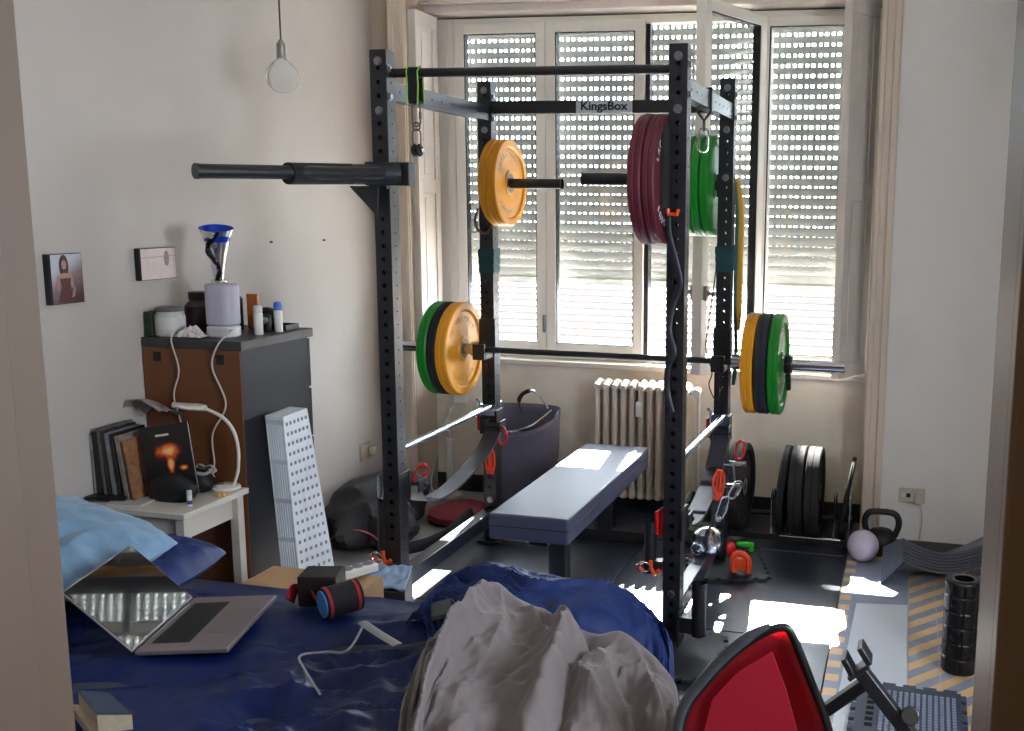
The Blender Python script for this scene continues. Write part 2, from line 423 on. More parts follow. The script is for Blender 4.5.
# ---------------- light
wd = bpy.data.worlds.new('sky'); SC.world = wd; wd.use_nodes = True
bg = wd.node_tree.nodes['Background']; bg.inputs['Color'].default_value = (.82, .91, 1.0, 1); bg.inputs['Strength'].default_value = 16
sd = bpy.data.lights.new('sun', 'SUN'); sd.energy = 140; sd.angle = radians(.5); sd.color = (1, .95, .88)
so = bpy.data.objects.new('sun', sd); COL.objects.link(so)
so.rotation_euler = V((.12, -1, -.66)).to_track_quat('-Z', 'Y').to_euler()
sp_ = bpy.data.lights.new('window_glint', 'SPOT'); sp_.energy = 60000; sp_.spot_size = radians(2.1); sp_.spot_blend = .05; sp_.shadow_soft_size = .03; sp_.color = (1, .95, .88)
spo = bpy.data.objects.new('window_glint', sp_); COL.objects.link(spo); tg_ = V((1.53, 1.9, 1.03)); dg_ = V((.38, -1, -.95)); spo.location = tg_ - dg_ * 9   # added outdoor spot that casts the bright patch on the tiles
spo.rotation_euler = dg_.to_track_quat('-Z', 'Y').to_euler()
hl = bpy.data.lights.new('hall_lamp', 'AREA'); hl.energy = 14; hl.size = .5; hl.color = (1, .86, .7)
ho = bpy.data.objects.new('hall_lamp', hl); COL.objects.link(ho); ho.location = (1.5, -4.3, ZC - .05)
def portal(name, c, sx, sy, rot):
    l = bpy.data.lights.new(name, 'AREA'); l.shape = 'RECTANGLE'; l.size = sx; l.size_y = sy; l.cycles.is_portal = True
    o = bpy.data.objects.new(name, l); COL.objects.link(o); o.location = c; o.rotation_euler = rot
portal('window_portal', (.55, 2.3, 1.75), 2.5, 2.0, (radians(-90), 0, 0))
portal('side_portal', (XR + .2, (WY0 + WY1) / 2, 1.65), WY1 - WY0, 1.1, (radians(90), 0, radians(90)))
SC.view_settings.view_transform = 'Standard'; SC.view_settings.look = 'None'; SC.view_settings.gamma = 1; SC.view_settings.use_curve_mapping = False
SC.view_settings.exposure = 0.8
# ================================================================= RUBBER FLOOR TILES, CEMENT TILES
rubm = mat('black_rubber_flooring', rgb(42, 48, 62), .30, var=.12, vscale=3, bump=.12, bscale=120, spec=.55)
tl = None; k = 0
for (x0, x1, y0, y1, lab) in ((.746, 1.738, .207, 1.2, 'black rubber floor tile in front of the plate rack, right of the bench'),
                         (.746, 1.738, 1.206, 1.78, 'black rubber floor tile under the plate rack and radiator end'),
                         (.746, 1.738, -.79, .201, 'black rubber floor tile behind the red chair and beside the bed'),
                         (-.252, .740, .207, 1.2, 'black rubber floor tile under the flat bench'),
                         (-.252, .740, 1.206, 1.78, 'black rubber floor tile under the grey bag and radiator'),
                         (-.252, .740, -.79, .201, 'black rubber floor tile between the bed and the bench')):
    o = obj('rubber_floor_tile', MB().bb(x0, x1, y0, y1, .001, .012), rubm, bevel=.002, world=True, loc=((x0 + x1) / 2, (y0 + y1) / 2, .001))
    tag(o, lab, 'floor tile', 'square rubber tiles laid under the rack')

def tilemat():
    m = bpy.data.materials.new('patterned_cement_tiles'); m.use_nodes = True; nt = m.node_tree; b = nt.nodes['Principled BSDF']
    b.inputs['Roughness'].default_value = .38
    N = nt.nodes.new; Lk = nt.links.new
    tc = N('ShaderNodeTexCoord'); sp = N('ShaderNodeSeparateXYZ'); Lk(tc.outputs['Object'], sp.inputs[0])
    def M(op, a, b_=None, c=None):
        n = N('ShaderNodeMath'); n.operation = op
        for i, v in enumerate((a, b_, c)):
            if v is None: continue
            if isinstance(v, (int, float)): n.inputs[i].default_value = v
            else: Lk(v, n.inputs[i])
        return n.outputs[0]
    x, y = sp.outputs[0], sp.outputs[1]
    def mix(f, a, b_):
        n = N('ShaderNodeMix'); n.data_type = 'RGBA'
        Lk(f, n.inputs['Factor'])
        for s_, v in (('A', a), ('B', b_)):
            i = [q for q in n.inputs if q.name == s_ and q.type == 'RGBA'][0]
            if isinstance(v, tuple): i.default_value = (*v, 1)
            else: Lk(v, i)
        return [q for q in n.outputs if q.type == 'RGBA'][0]
    ora = rgb(232, 196, 146); gry = rgb(150, 160, 182); grt = rgb(196, 200, 206)
    # diagonal strips in narrow columns
    col = M('FLOOR', M('DIVIDE', M('SUBTRACT', x, 2.03), .0575))
    s = M('FRACT', M('DIVIDE', M('SUBTRACT', y, M('MULTIPLY', x, 1.15)), .128))
    s2 = M('FRACT', M('ADD', s, M('MULTIPLY', col, .0)))
    st = M('GREATER_THAN', s2, .5)
    field = mix(st, ora, gry)
    fx = M('FRACT', M('DIVIDE', M('SUBTRACT', x, 2.03), .115))
    g1 = M('LESS_THAN', fx, .025)
    field = mix(g1, field, grt)
    # border: alternating blocks, then a plain grey strip
    bs = M('GREATER_THAN', M('FRACT', M('DIVIDE', y, .11)), .5)
    bord = mix(bs, ora, gry)
    inb = M('LESS_THAN', x, 1.79)
    plain = M('LESS_THAN', x, 2.03)
    c1 = mix(plain, field, gry)
    c2 = mix(inb, c1, bord)
    # top border
    bt = M('GREATER_THAN', M('FRACT', M('DIVIDE', x, .11)), .5)
    tb = M('GREATER_THAN', y, 1.2)
    c3 = mix(tb, c2, mix(bt, ora, gry))
    n = N('ShaderNodeTexNoise'); n.inputs['Scale'].default_value = 14; n.inputs['Detail'].default_value = 6; Lk(tc.outputs['Object'], n.inputs['Vector'])
    mr = N('ShaderNodeMapRange'); mr.inputs['From Min'].default_value = .3; mr.inputs['From Max'].default_value = .7; mr.inputs['To Min'].default_value = .88; mr.inputs['To Max'].default_value = 1.08; Lk(n.outputs['Fac'], mr.inputs['Value'])
    mm = N('ShaderNodeVectorMath'); mm.operation = 'SCALE'; Lk(c3, mm.inputs[0]); Lk(mr.outputs[0], mm.inputs['Scale'])
    Lk(mm.outputs[0], b.inputs['Base Color'])
    return m
struct('trim_9', MB().bb(1.742, XR, -2.55, 1.25, .0005, .009), tilemat())
struct('trim_10', MB().bb(1.742, XR, 1.252, YW, .0005, .006), mat('dark_floor_edge', rgb(52, 52, 56), .6))

# ================================================================= POWER RACK
UX = (.005, 1.150); H = .0325; RT = 2.225
def holed_tube(x0, x1, y0, y1, z0, z1, hr=.0092, side=.42, step=.0506):
    """square tube whose four walls are punched with a row of holes"""
    w = MB(); cells = []; z = z0
    n = int((z1 - z0) / step)
    zs = [z0 + i * step for i in range(n + 1)]
    if zs[-1] < z1 - 1e-4: zs.append(z1)
    for (p, q) in (((x0, y0), (x1, y0)), ((x1, y0), (x1, y1)), ((x1, y1), (x0, y1)), ((x0, y1), (x0, y0))):
        a, b = V((*p, 0)), V((*q, 0)); mid = (a + b) / 2; d = (b - a).normalized()
        for za, zb_ in zip(zs[:-1], zs[1:]):
            if zb_ - za < step * .9:
                w.poly([(a.x, a.y, za), (b.x, b.y, za), (b.x, b.y, zb_), (a.x, a.y, zb_)]); continue
            zc = (za + zb_) / 2; N = 12; hr_ = hr if abs(d.x) > .5 else (hr * side)
            hole = w.verts([(mid.x + d.x * hr_ * cos(t), mid.y + d.y * hr_ * cos(t), zc + hr_ * sin(t)) for t in [2 * pi * k / N for k in range(N)]])
            c = w.verts([(b.x, b.y, zc), (b.x, b.y, zb_), (mid.x, mid.y, zb_), (a.x, a.y, zb_), (a.x, a.y, zc), (a.x, a.y, za), (mid.x, mid.y, za), (b.x, b.y, za)])
            # stitch 12 hole verts to 8 outer verts
            w.face((hole[0], c[0], c[1], hole[1])); w.face((hole[1], c[1], hole[2])); w.face((hole[2], c[1], c[2], hole[3]))
            w.face((hole[3], c[2], c[3], hole[4])); w.face((hole[4], c[3], hole[5])); w.face((hole[5], c[3], c[4], hole[6]))
            w.face((hole[6], c[4], c[5], hole[7])); w.face((hole[7], c[5], hole[8])); w.face((hole[8], c[5], c[6], hole[9]))
            w.face((hole[9], c[6], c[7], hole[10])); w.face((hole[10], c[7], hole[11])); w.face((hole[11], c[7], c[0], hole[0]))
    bmesh.ops.remove_doubles(w.bm, verts=w.bm.verts, dist=1e-5)
    return w
rack = thing('power_rack', 'tall black steel power rack with four punched uprights standing between the bed and the window', 'rack', (.58, .5, 0))
UP = {}
for ix, x in enumerate(UX):
    for iy, y in enumerate((0, .955)):
        w = holed_tube(x - H, x + H, y, y + 2 * H, .012, RT)
        w.bb(x - H + .001, x + H - .001, y + .001, y + 2 * H - .001, RT - .004, RT + .003)
        u = obj('upright', w, black_steel if iy else black_steel, rack, world=True, solid=-.002, fix=True, smooth=False); UP[ix, iy] = u
        # foot plate and gusset
        f = MB().bb(x - .06, x + .06, y - .035, y + .10, .0125, .022)
        obj('foot_plate', f, black_steel, u, world=True, bevel=.002)
        def bolt(p, d, r=.0125):
            p = V(p); d = V(d)
            obj('bolt', MB().cyl(p, p + d * .010, r, 6).cyl(p, p + d * .003, .016, 16), zinc, u, world=True)
        for z in (2.187, 2.008, .228): bolt((x, y, z), (0, -1, 0))
        for z in (2.16, 2.06): bolt((x + H, y + .02, z), (1, 0, 0), .011)
        if iy: bolt((x, y, 1.80), (0, -1, 0))
ROTX = Matrix.Rotation(-pi / 2, 4, 'X')      # z -> y
for x in UX:
    w = holed_tube(-.025, .025, -.033, .033, 0, .955 - 2 * H, hr=.004, side=1.4, step=.089).xf(Matrix.Translation((x, 2 * H, 2.085)) @ ROTX)
    obj('top_side_beam', w, blue_steel, rack, world=True, solid=-.002, smooth=False)
    obj('bottom_side_beam', MB().bb(x - .03, x + .03, 2 * H, .955, .115, .185), blue_steel, rack, world=True, bevel=.005)
w = MB().bb(UX[0] + H, UX[1] - H, .965, 1.01, 2.083, 2.14)
cb = obj('rear_crossmember', w, black_steel, rack, world=True, bevel=.003)
w = MB().bb(.452, .715, .955, .966, 2.082, 2.136)
lp = obj('logo_plate', w, mat('brushed_plate', rgb(205, 205, 208), .4, 0), cb, world=True, bevel=.001, label='grey metal name plate')
t = text_mb('KingsBox', .052, .0012, 1.12, bold=.0012).xf(Matrix.Translation((.584, .954, 2.112)) @ Matrix.Rotation(pi / 2, 4, 'X'))
lt = obj('logo_lettering', t, blackplas, cb, world=True, smooth=False, label='black raised lettering')
obj('pull_up_bar', MB().cyl((UX[0] + H, .033, 2.147), (UX[1] - H, .033, 2.147), .0165, 20), black_steel, rack, world=True)
# vertical bar-holder tubes beside the front uprights
for (x, z0, z1, u) in ((-.045, .255, .49, UP[0, 0]), (1.062, .30, .50, UP[1, 0])):
    w = MB(); w.cyl((x, .02, z0), (x, .02, z1), .024, 20, caps=False).cyl((x, .02, z0), (x, .02, z1), .020, 20, caps=False); w.bb(x - .02, x + .05, .0, .04, z0 + .02, z0 + .05); w.cyl((x, .02, z0), (x, .02, z0 + .004), .022, 20)
    hb = obj('holder_tube', w, black_steel, u, world=True)
w = MB(); w.cyl((1.262, -.02, .085), (1.262, -.02, .29), .027, 24, caps=False).cyl((1.262, -.02, .085), (1.262, -.02, .29), .021, 24, caps=False)
w.cyl((1.262, -.02, .085), (1.262, -.02, .10), .026, 24); w.bb(1.18, 1.25, -.03, .03, .09, .15); w.bb(1.18, 1.19, -.04, .06, .03, .17)
obj('landmine_tube', w, black_steel, rack, world=True)
# storage pegs
def peg(x0, x1, y, z):
    w = MB(); w.cyl((x0, y, z), (x1, y, z), .023, 20); s = 1 if x1 > x0 else -1
    w.bb(min(x0, x0 + s * .008), max(x0, x0 + s * .008), y - .03, y + .03, z - .05, z + .05)
    w.cyl((x1 - s * .004, y, z), (x1, y, z), .0245, 20)
    return obj('storage_peg', w, black_steel, rack, world=True)
PZ = 1.765
peg(UX[0] + H, .375, .985, PZ); peg(UX[1] - H, .79, .033, PZ); peg(UX[1] - H, .80, .985, PZ)
# pads, J-cups and strap brackets on the uprights
for x in UX:
    w = MB(); zc = .985
    w.bb(x - H - .008, x + H + .008, .945, .953, zc - .03, zc + .14); w.bb(x - H - .008, x - H - .001, .945, 1.0, zc - .03, zc + .14); w.bb(x + H + .001, x + H + .008, .945, 1.0, zc - .03, zc + .14)
    w.bb(x - .03, x + .03, .86, .945, zc - .045, zc - .022); w.bb(x - .03, x + .03, .842, .858, zc - .045, zc + .03)
    jc = obj('j_cup', w, black_steel, rack, world=True, bevel=.003)
    obj('j_cup_liner', MB().bb(x - .028, x + .028, .862, .944, zc - .0215, zc - .015), blackplas, jc, world=True)
for x, z in ((UX[0], 1.36), (UX[1], 1.40)):
    w = MB(); 
    for s in range(3): w.tube([(x + sx * (H + .004 + s * .0015), y_, z + s * .038 + dz) for sx, y_, dz in ((-1, .951 - s * .001, 0), (1, .951 - s * .001, .004), (1, .955 + 2 * H + .004, .006), (-1, .955 + 2 * H + .004, .002))], .019, 4, closed=True, flat=.12, up=(0, 0, 1))
    obj('upright_wrap', w, mat('teal_webbing', rgb(16, 62, 66), .7), rack, world=True, label='dark teal webbing wrapped round the upright')
# dip attachment on the front left upright
dip = thing('dip_attachment', 'black dip handle attachment sticking out to the left from the front left rack upright', 'gym attachment', (.0, -.02, 1.77))
P0 = at(413, 174, 'y', -.05); PL = at(195, 171, 'y', -.72); PM = at(288, 173.5, 'y', -.44); PB = at(366, 174, 'y', -.20)
w = MB(); w.box((.0, -.012, 1.77), (.075, .02, .10)); w.box(((at(368, 174, 'y', -.06) + P0) / 2), ((P0 - at(368, 174, 'y', -.06)).length, .055, .085))
obj('mount_box', w, black_steel, dip, world=True, bevel=.003)
w = MB(); a = at(349, 186, 'y', -.05); b = at(377, 216, 'y', -.05); c = at(378, 186, 'y', -.05)
w.prism([a, b, c], (0, .008, 0)); w.prism([a + V((0, .05, 0)), b + V((0, .05, 0)), c + V((0, .05, 0))], (0, .008, 0))
obj('gusset', w, black_steel, dip, world=True)
PBx = at(352, 174, 'y', -.16)
obj('handle_bar', MB().cyl(PL, P0 + V((-.05, -.0, 0)), .0235, 20).cyl(PL, PL + (PL - PM).normalized() * -.01, .025, 20), black_steel, dip, world=True)
obj('foam_sleeve', MB().cyl(PM, PBx, .037, 24), foam, dip, world=True)
obj('collar_tube', MB().cyl(PBx + (PM - PBx).normalized() * .012, at(400, 174, 'y', -.07), .036, 24), blue_steel, dip, world=True)

# strap safeties: webbing hanging between front and rear uprights
strapm = mat('safety_webbing', rgb(38, 42, 56), .42, bump=.6, bscale=500, spec=.6)
for i, x in enumerate(UX):
    s = thing('safety_strap', ('wide dark webbing strap sagging between the left rack uprights', 'wide dark webbing strap sagging between the right rack uprights')[i], 'strap', (x, .5, .45), group='safety straps slung along the rack sides')
    xo = x + .045 if i == 0 else x + .01
    zf, zr, zl = .55, .62, .435
    if i == 1: zf, zr, zl = .50, .66, .425
    pts = spline([(xo, .07, zf), (xo, .16, zl + .025), (xo, .36, zl), (xo, .60, zl + .035), (xo, .80, (zl + zr) / 2), (xo, .93, zr)], 8)
    w = MB(); a = [V(p) for p in pts]
    for k in range(len(a) - 1):
        p, q = a[k], a[k + 1]; t = .004
        w.hexa([(p.x - .04, p.y, p.z - t), (p.x + .04, p.y, p.z - t), (q.x + .04, q.y, q.z - t), (q.x - .04, q.y, q.z - t),
                (p.x - .04, p.y, p.z + t), (p.x + .04, p.y, p.z + t), (q.x + .04, q.y, q.z + t), (q.x - .04, q.y, q.z + t)])
    bmesh.ops.remove_doubles(w.bm, verts=w.bm.verts, dist=1e-5)
    obj('webbing', w, strapm, s, world=True)
    for (y, z, sg) in ((.0, zf, 1), (.955, zr, -1)):
        w = MB(); yb = y + (2 * H if sg > 0 else 0)
        w.bb(x - .045, x + .045, min(yb, yb + sg * .012), max(yb, yb + sg * .012), z - .06, z + .06)
        w.bb(x + H + .001, x + H + .009, y - .01, y + 2 * H + .01, z - .06, z + .06)
        w.bb(xo - .042, xo - .034, min(yb, yb + sg * .07), max(yb, yb + sg * .07), z - .03, z + .02); w.bb(xo + .034, xo + .042, min(yb, yb + sg * .07), max(yb, yb + sg * .07), z - .03, z + .02)
        w.cyl((xo - .05, yb + sg * .055, z - .01), (xo + .05, yb + sg * .055, z - .01), .008, 12)
        obj('bracket', w, black_steel, s, world=True, bevel=.002)
        w = MB(); w.tube([(x - H - .012, y + .02, z - .055), (x - H - .03, y + .02, z - .045), (x - H - .03, y + .02, z + .035), (x - H - .012, y + .02, z + .055), (x - H - .006, y + .02, z + .0)], .009, 8, closed=True)
        obj('pin_handle', w, chrome if (i == 0 and sg > 0) else redm, s, world=True)
# pipe safeties
pipem = mat('galvanised_pipe', rgb(190, 200, 212), .22, .85)
for i, x in enumerate(UX):
    z0, z1 = (.70, .70) if i == 0 else (.735, .72)
    s = obj('safety_pipe', MB().cyl((x + .015, -.0 + 2 * H, z0), (x + .015, 1.05, z1), .0135, 16), pipem, world=True, loc=(x + .015, .07, z0), fix=True)
    tag(s, ('shiny grey steel pipe running between the left rack uprights', 'shiny grey steel pipe running between the right rack uprights')[i], 'pipe', 'safety pipes along the rack sides')
    w = MB(); w.bb(x - H - .004, x + H + .004, .935, .954, z1 - .045, z1 + .01); w.tube([(x - .06, .94, z1 + .035), (x - .045, .94, z1 + .02), (x - .045, .94, z1 - .03), (x - .03, .94, z1 - .05)], .006, 8)
    obj('pipe_bracket', w, chrome, rack, world=True)
# ================================================================= PLATES AND BARBELL
def ring_text(mb, txt, R, size, a0, depth=.0008, step=None):
    """letters round a circle, in the local xy plane facing +z"""
    step = step or size * .92 / R
    for i, ch in enumerate(txt):
        a = a0 - i * step
        if ch == ' ': continue
        t = text_mb(ch, size, depth)
        t.xf(Matrix.Rotation(a - pi / 2, 4, 'Z') @ Matrix.Translation((0, R, 0)))
        merge(mb, t)
def plate_prof(R, t, hub=.05):
    h = t / 2
    return [(.0255, -h * .8), (hub, -h * .8), (hub + .004, -h * .8), (hub + .01, -h * .55), (R * .80, -h * .55), (R * .84, -h * .97), (R - .006, -h), (R, -h + .006),
            (R, -.004), (R - .0025, -.002), (R - .0025, .002), (R, .004),
            (R, h - .006), (R - .006, h), (R * .84, h * .97), (R * .80, h * .55), (hub + .01, h * .55), (hub + .004, h * .8), (hub, h * .8), (.0255, h * .8), (.0255, -h * .8)]
TOX = Matrix(((0, 0, 1, 0), (1, 0, 0, 0), (0, 1, 0, 0), (0, 0, 0, 1)))
PCACHE = {}
def bumper(R, t, m, letters=None, lm=None, hubm=None):
    key = (R, t, m.name, letters)
    if key not in PCACHE:
        me = MB().lathe(plate_prof(R, t), 64).xf(TOX).mesh('bumper_plate', m)
        lme = None
        hb = MB().lathe([(.0256, -t * .42), (.045, -t * .42), (.045, t * .42), (.0256, t * .42), (.0256, -t * .42)], 32).xf(TOX).mesh('hub', hubm or brass)
        if letters:
            w = MB()
            for s in (1,):
                ring_text(w, letters, R * .66, R * .155, pi * .5 + pi * .35); ring_text(w, letters, R * .66, R * .155, -pi * .5 + pi * .35)
                w.xf(Matrix.Translation((0, 0, t / 2 * .55 + .0006)))
            lme = w.xf(TOX).mesh('lettering', lm or whitelet, smooth=False)
        PCACHE[key] = (me, hb, lme)
    return PCACHE[key]
def put_plate(x, y, z, R, t, m, label, group, letters=None, lm=None, rot=(0, 0, 0), hubm=None, name='bumper_plate'):
    me, hb, lme = bumper(R, t, m, letters, lm, hubm)
    o = bpy.data.objects.new(name, me); COL.objects.link(o); o.location = (x, y, z); o.rotation_euler = rot
    tag(o, label, 'weight plate', group)
    h = bpy.data.objects.new('hub', hb); COL.objects.link(h); h.parent = o
    if lme: l = bpy.data.objects.new('lettering', lme); COL.objects.link(l); l.parent = o; l['label'] = 'white outlined lettering' if lm is None else 'raised tone on tone lettering'
    return o
LT = 'LACERTOSUS'
yl = mat('yellow_rubber_raised', rgb(240, 178, 50), .4)
# on the rack pegs
g = 'coloured plates stored on the rack pegs'
put_plate(.060, .985, PZ + .002, .202, .040, yellow, 'yellow bumper plate against the upright on the rear left peg', g)
put_plate(.102, .985, PZ + .002, .202, .042, yellow, 'outer yellow bumper plate with white lettering on the rear left peg', g, LT)
put_plate(1.092, .033, PZ - .002, .229, .046, maroon, 'maroon bumper plate with white lettering nearest the front right upright', g, LT)
put_plate(1.044, .033, PZ - .002, .229, .046, maroon, 'outer maroon bumper plate on the front right peg', g)
for i, l in enumerate(('green bumper plate nearest the rear right upright on its peg', 'middle one of three green bumper plates on the rear right peg', 'outermost left green bumper plate on the rear right peg')):
    put_plate(1.086 - i * .044, .985, PZ - .002, .225, .040, green, l, g)
# barbell
BY, BZ = .895, .984
bb_ = thing('barbell', 'long steel barbell loaded with yellow, black and green plates resting across the rack', 'barbell', (.58, BY, BZ))
obj('shaft', MB().cyl((-.06, BY, BZ), (1.245, BY, BZ), .014, 20), black_steel, bb_, world=True)
for s, xc, xe in ((-1, -.045, -.42), (1, 1.245, 1.71)):
    w = MB(); w.cyl((xc, BY, BZ), (xe, BY, BZ), .0248, 28); w.cyl((xc, BY, BZ), (xc - s * .035, BY, BZ), .036, 28)
    obj('sleeve', w, chrome, bb_, world=True)
g = 'plates loaded on the barbell'
put_plate(-.109, BY, BZ, .222, .055, yellow, 'yellow bumper plate on the left end of the barbell', g, LT, yl)
put_plate(-.159, BY, BZ, .222, .042, blackrub, 'black bumper plate between yellow and green on the left end of the barbell', g)
put_plate(-.205, BY, BZ, .222, .048, green, 'green bumper plate on the left end of the barbell', g)
put_plate(1.305, BY, BZ, .225, .052, yellow, 'yellow bumper plate on the right end of the barbell', g)
put_plate(1.362, BY, BZ, .225, .052, mat('blue_black_rubber', rgb(28, 32, 44), .5), 'black bumper plate on the right end of the barbell', g)
put_plate(1.418, BY, BZ, .225, .048, green, 'green bumper plate on the right end of the barbell', g, LT)
cl = thing('barbell_collar', 'black spring lock collar clamping the green plate on the right of the barbell', 'collar', (1.475, BY, BZ))
obj('clamp_ring', MB().lathe([(.0252, -.016), (.040, -.016), (.043, 0), (.040, .016), (.0252, .016), (.0252, -.016)], 24, (1.462, BY, BZ), 'x'), blackplas, cl, world=True)
obj('lever', MB().box((1.468, BY - .03, BZ - .075), (.022, .03, .07), Matrix.Rotation(.3, 3, 'X').to_4x4()).box((1.466, BY - .02, BZ - .038), (.018, .02, .03)), blackplas, cl, world=True, bevel=.004)

# ================================================================= PLATE RACK ON THE FLOOR
pr = thing('plate_rack', 'low chrome toaster rack holding black plates on the floor under the window', 'rack', (1.42, 1.42, .012))
z0 = .012
w = MB(); w.cyl((1.10, 1.30, .05), (1.72, 1.30, .05), .012, 12); w.cyl((1.10, 1.52, .10), (1.72, 1.52, .10), .012, 12)
w.bb(1.10, 1.72, 1.288, 1.30, .035, .065)
obj('rail', w, black_steel, pr, world=True)
obj('front_rail', MB().cyl((1.40, 1.285, .06), (1.70, 1.285, .06), .006, 10), chrome, pr, world=True, label='thin chrome front rail')
for x in (1.355, 1.445, 1.665, 1.735):
    pts = [(x, 1.30, .05), (x, 1.31, .21)] + [(x, 1.36 - .05 * cos(a), .235 + .04 * sin(a)) for a in [pi * k / 8 for k in range(9)]] + [(x, 1.45, .15), (x, 1.52, .10)]
    obj('divider_hoop', MB().tube(pts, .007, 8), chrome, pr, world=True)
for x in (1.12, 1.70): obj('foot', MB().bb(x - .02, x + .02, 1.28, 1.56, z0, .038), black_steel, pr, world=True, bevel=.003)
g = 'black plates standing in the low rack'
put_plate(1.175, 1.39, .268, .225, .075, blackrub, 'thick black bumper plate at the left end of the plate rack, behind the rack upright', g, None, hubm=zinc, rot=(0, 0, -.06))
put_plate(1.403, 1.40, .268, .225, .035, blackrub, 'thin black plate leaning on the left side of the pair in the plate rack', g, None, rot=(0, radians(4), 0))
put_plate(1.478, 1.40, .268, .225, .07, blackrub, 'thick black bumper plate, left one of the upright pair in the plate rack', g, None)
put_plate(1.556, 1.40, .268, .225, .07, blackrub, 'thick black bumper plate, right one of the upright pair in the plate rack', g, None)
put_plate(1.715, 1.44, .245, .20, .022, blackrub, 'thin black plate tilted at the right end of the plate rack', g, None, rot=(0, radians(9), 0))
# ================================================================= BENCH
pvin = mat('bench_vinyl', rgb(56, 63, 92), .50, bump=.08, bscale=250, spec=1)
bn = thing('flat_bench', 'navy padded flat weight bench standing inside the rack', 'bench', (.54, .7, .012))
def soft_box(x0, x1, y0, y1, z0, z1, r, seg=4):
    w = MB().bb(x0, x1, y0, y1, z0, z1)
    bmesh.ops.bevel(w.bm, geom=list(w.bm.edges), offset=r, segments=seg, affect='EDGES', profile=.6)
    return w
obj('pad', soft_box(.375, .71, .09, 1.335, .345, .452, .012), pvin, bn, world=True)
p = MB(); zz = .402
p.tube([(.3745, .0895, zz), (.7105, .0895, zz), (.7105, 1.3355, zz), (.3745, 1.3355, zz)], .002, 6, closed=True)
obj('seam', p, blackplas, bn, world=True)
w = MB(); w.bb(.50, .585, .2, 1.2, .292, .345); w.bb(.40, .69, .25, .29, .335, .352); w.bb(.40, .69, 1.08, 1.12, .335, .352)
obj('frame', w, black_steel, bn, world=True, bevel=.004)
obj('front_post', MB().bb(.505, .58, .42, .50, .03, .30), black_steel, bn, world=True, bevel=.004)
obj('rear_post', MB().bb(.505, .58, 1.12, 1.19, .03, .30), black_steel, bn, world=True, bevel=.004)
obj('front_foot', MB().bb(.33, .76, .42, .50, .0125, .06), black_steel, bn, world=True, bevel=.004)
obj('rear_foot', MB().bb(.28, .80, 1.11, 1.20, .0125, .07), black_steel, bn, world=True, bevel=.004)
obj('bolt', MB().cyl((.60, .24, .33), (.60, .215, .33), .008, 10), chrome, bn, world=True)

# ================================================================= RADIATOR
ra = thing('radiator', 'cream cast iron column radiator under the window', 'radiator', (.59, 1.66, .1))
n = 11; x0, x1 = .325, .865; st = (x1 - x0) / n
w0 = None
for k in range(n):
    w = MB(); xc = x0 + st * (k + .5)
    for yy in (1.605, 1.66, 1.715):
        w.tube([(xc, yy, .10), (xc, yy, .13), (xc, yy, .66), (xc, yy, .695)], [.013, .0165, .0165, .014], 12)
    for zc in (.70, .11):
        w.tube([(xc, 1.59, zc), (xc, 1.60, zc), (xc, 1.66, zc + (.018 if zc > .4 else -.012)), (xc, 1.72, zc), (xc, 1.73, zc)], [.012, .021, .023, .021, .012], 12)
    w.cyl((xc - st / 2 + .002, 1.66, .695), (xc + st / 2 - .002, 1.66, .695), .02, 12); w.cyl((xc - st / 2 + .002, 1.66, .115), (xc + st / 2 - .002, 1.66, .115), .02, 12)
    obj('section', w, radm, ra, world=True)
obj('heat_meter', MB().bb(.575, .607, 1.568, 1.586, .555, .635).bb(.58, .602, 1.5665, 1.569, .60, .62), offwhite, ra, world=True, bevel=.003)
w = MB(); w.cyl((.865, 1.66, .695), (.90, 1.66, .695), .012, 12); w.cyl((.90, 1.66, .70), (.90, 1.61, .70), .018, 14); w.cyl((.90, 1.61, .70), (.90, 1.575, .70), .025, 18, r2=.022); w.cyl((.90, 1.66, .70), (.90, 1.66, .012), .009, 10)
obj('valve', w, offwhite, ra, world=True)
w = MB(); w.cyl((x0 - .004, 1.66, .11), (x0 - .004, 1.795, .11), .01, 10); w.cyl((x0 + .1, 1.70, .115), (x0 + .1, 1.798, .115), .01, 8); w.cyl((x1 - .1, 1.70, .115), (x1 - .1, 1.798, .115), .01, 8)
obj('wall_bracket', w, radm, ra, world=True)

# ================================================================= STRAP REEL AND POLE BY THE WINDOW
w = MB().bb(-.575, -.49, 1.76, 1.799, .52, .70)
sb = obj('strap_reel', w, offwhite, None, bevel=.008, world=True, loc=(-.53, 1.78, .52)); tag(sb, 'white shutter strap reel box on the wall left of the grey bag', 'strap reel')
obj('reel_wheel', MB().lathe([(0, -.008), (.03, -.008), (.034, -.004), (.034, .004), (0, .006)], 24, (-.53, 1.757, .60), 'y'), offwhite, sb, world=True)
pl = obj('wall_post', MB().cyl((-.52, 1.60, .012), (-.52, 1.60, .36), .022, 16).cyl((-.52, 1.60, .36), (-.52, 1.60, .53), .006, 8).cyl((-.52, 1.60, .012), (-.52, 1.60, .03), .06, 20), mat('pole_white', rgb(190, 182, 180), .45), None, world=True, loc=(-.52, 1.6, .012))
tag(pl, 'slim white pole standing on a round foot below the strap reel', 'pole')
cdm = mat('white_cord', rgb(222, 220, 215), .5)
c = obj('cord', MB().tube(spline([(-.56, 1.765, .53), (-.62, 1.74, .40), (-.66, 1.70, .2), (-.67, 1.66, .05), (-.60, 1.62, .02)], 8), .0035, 6), cdm, None, world=True, loc=(-.56, 1.765, .53))
tag(c, 'thin white cord hanging beside the white pole', 'cord')

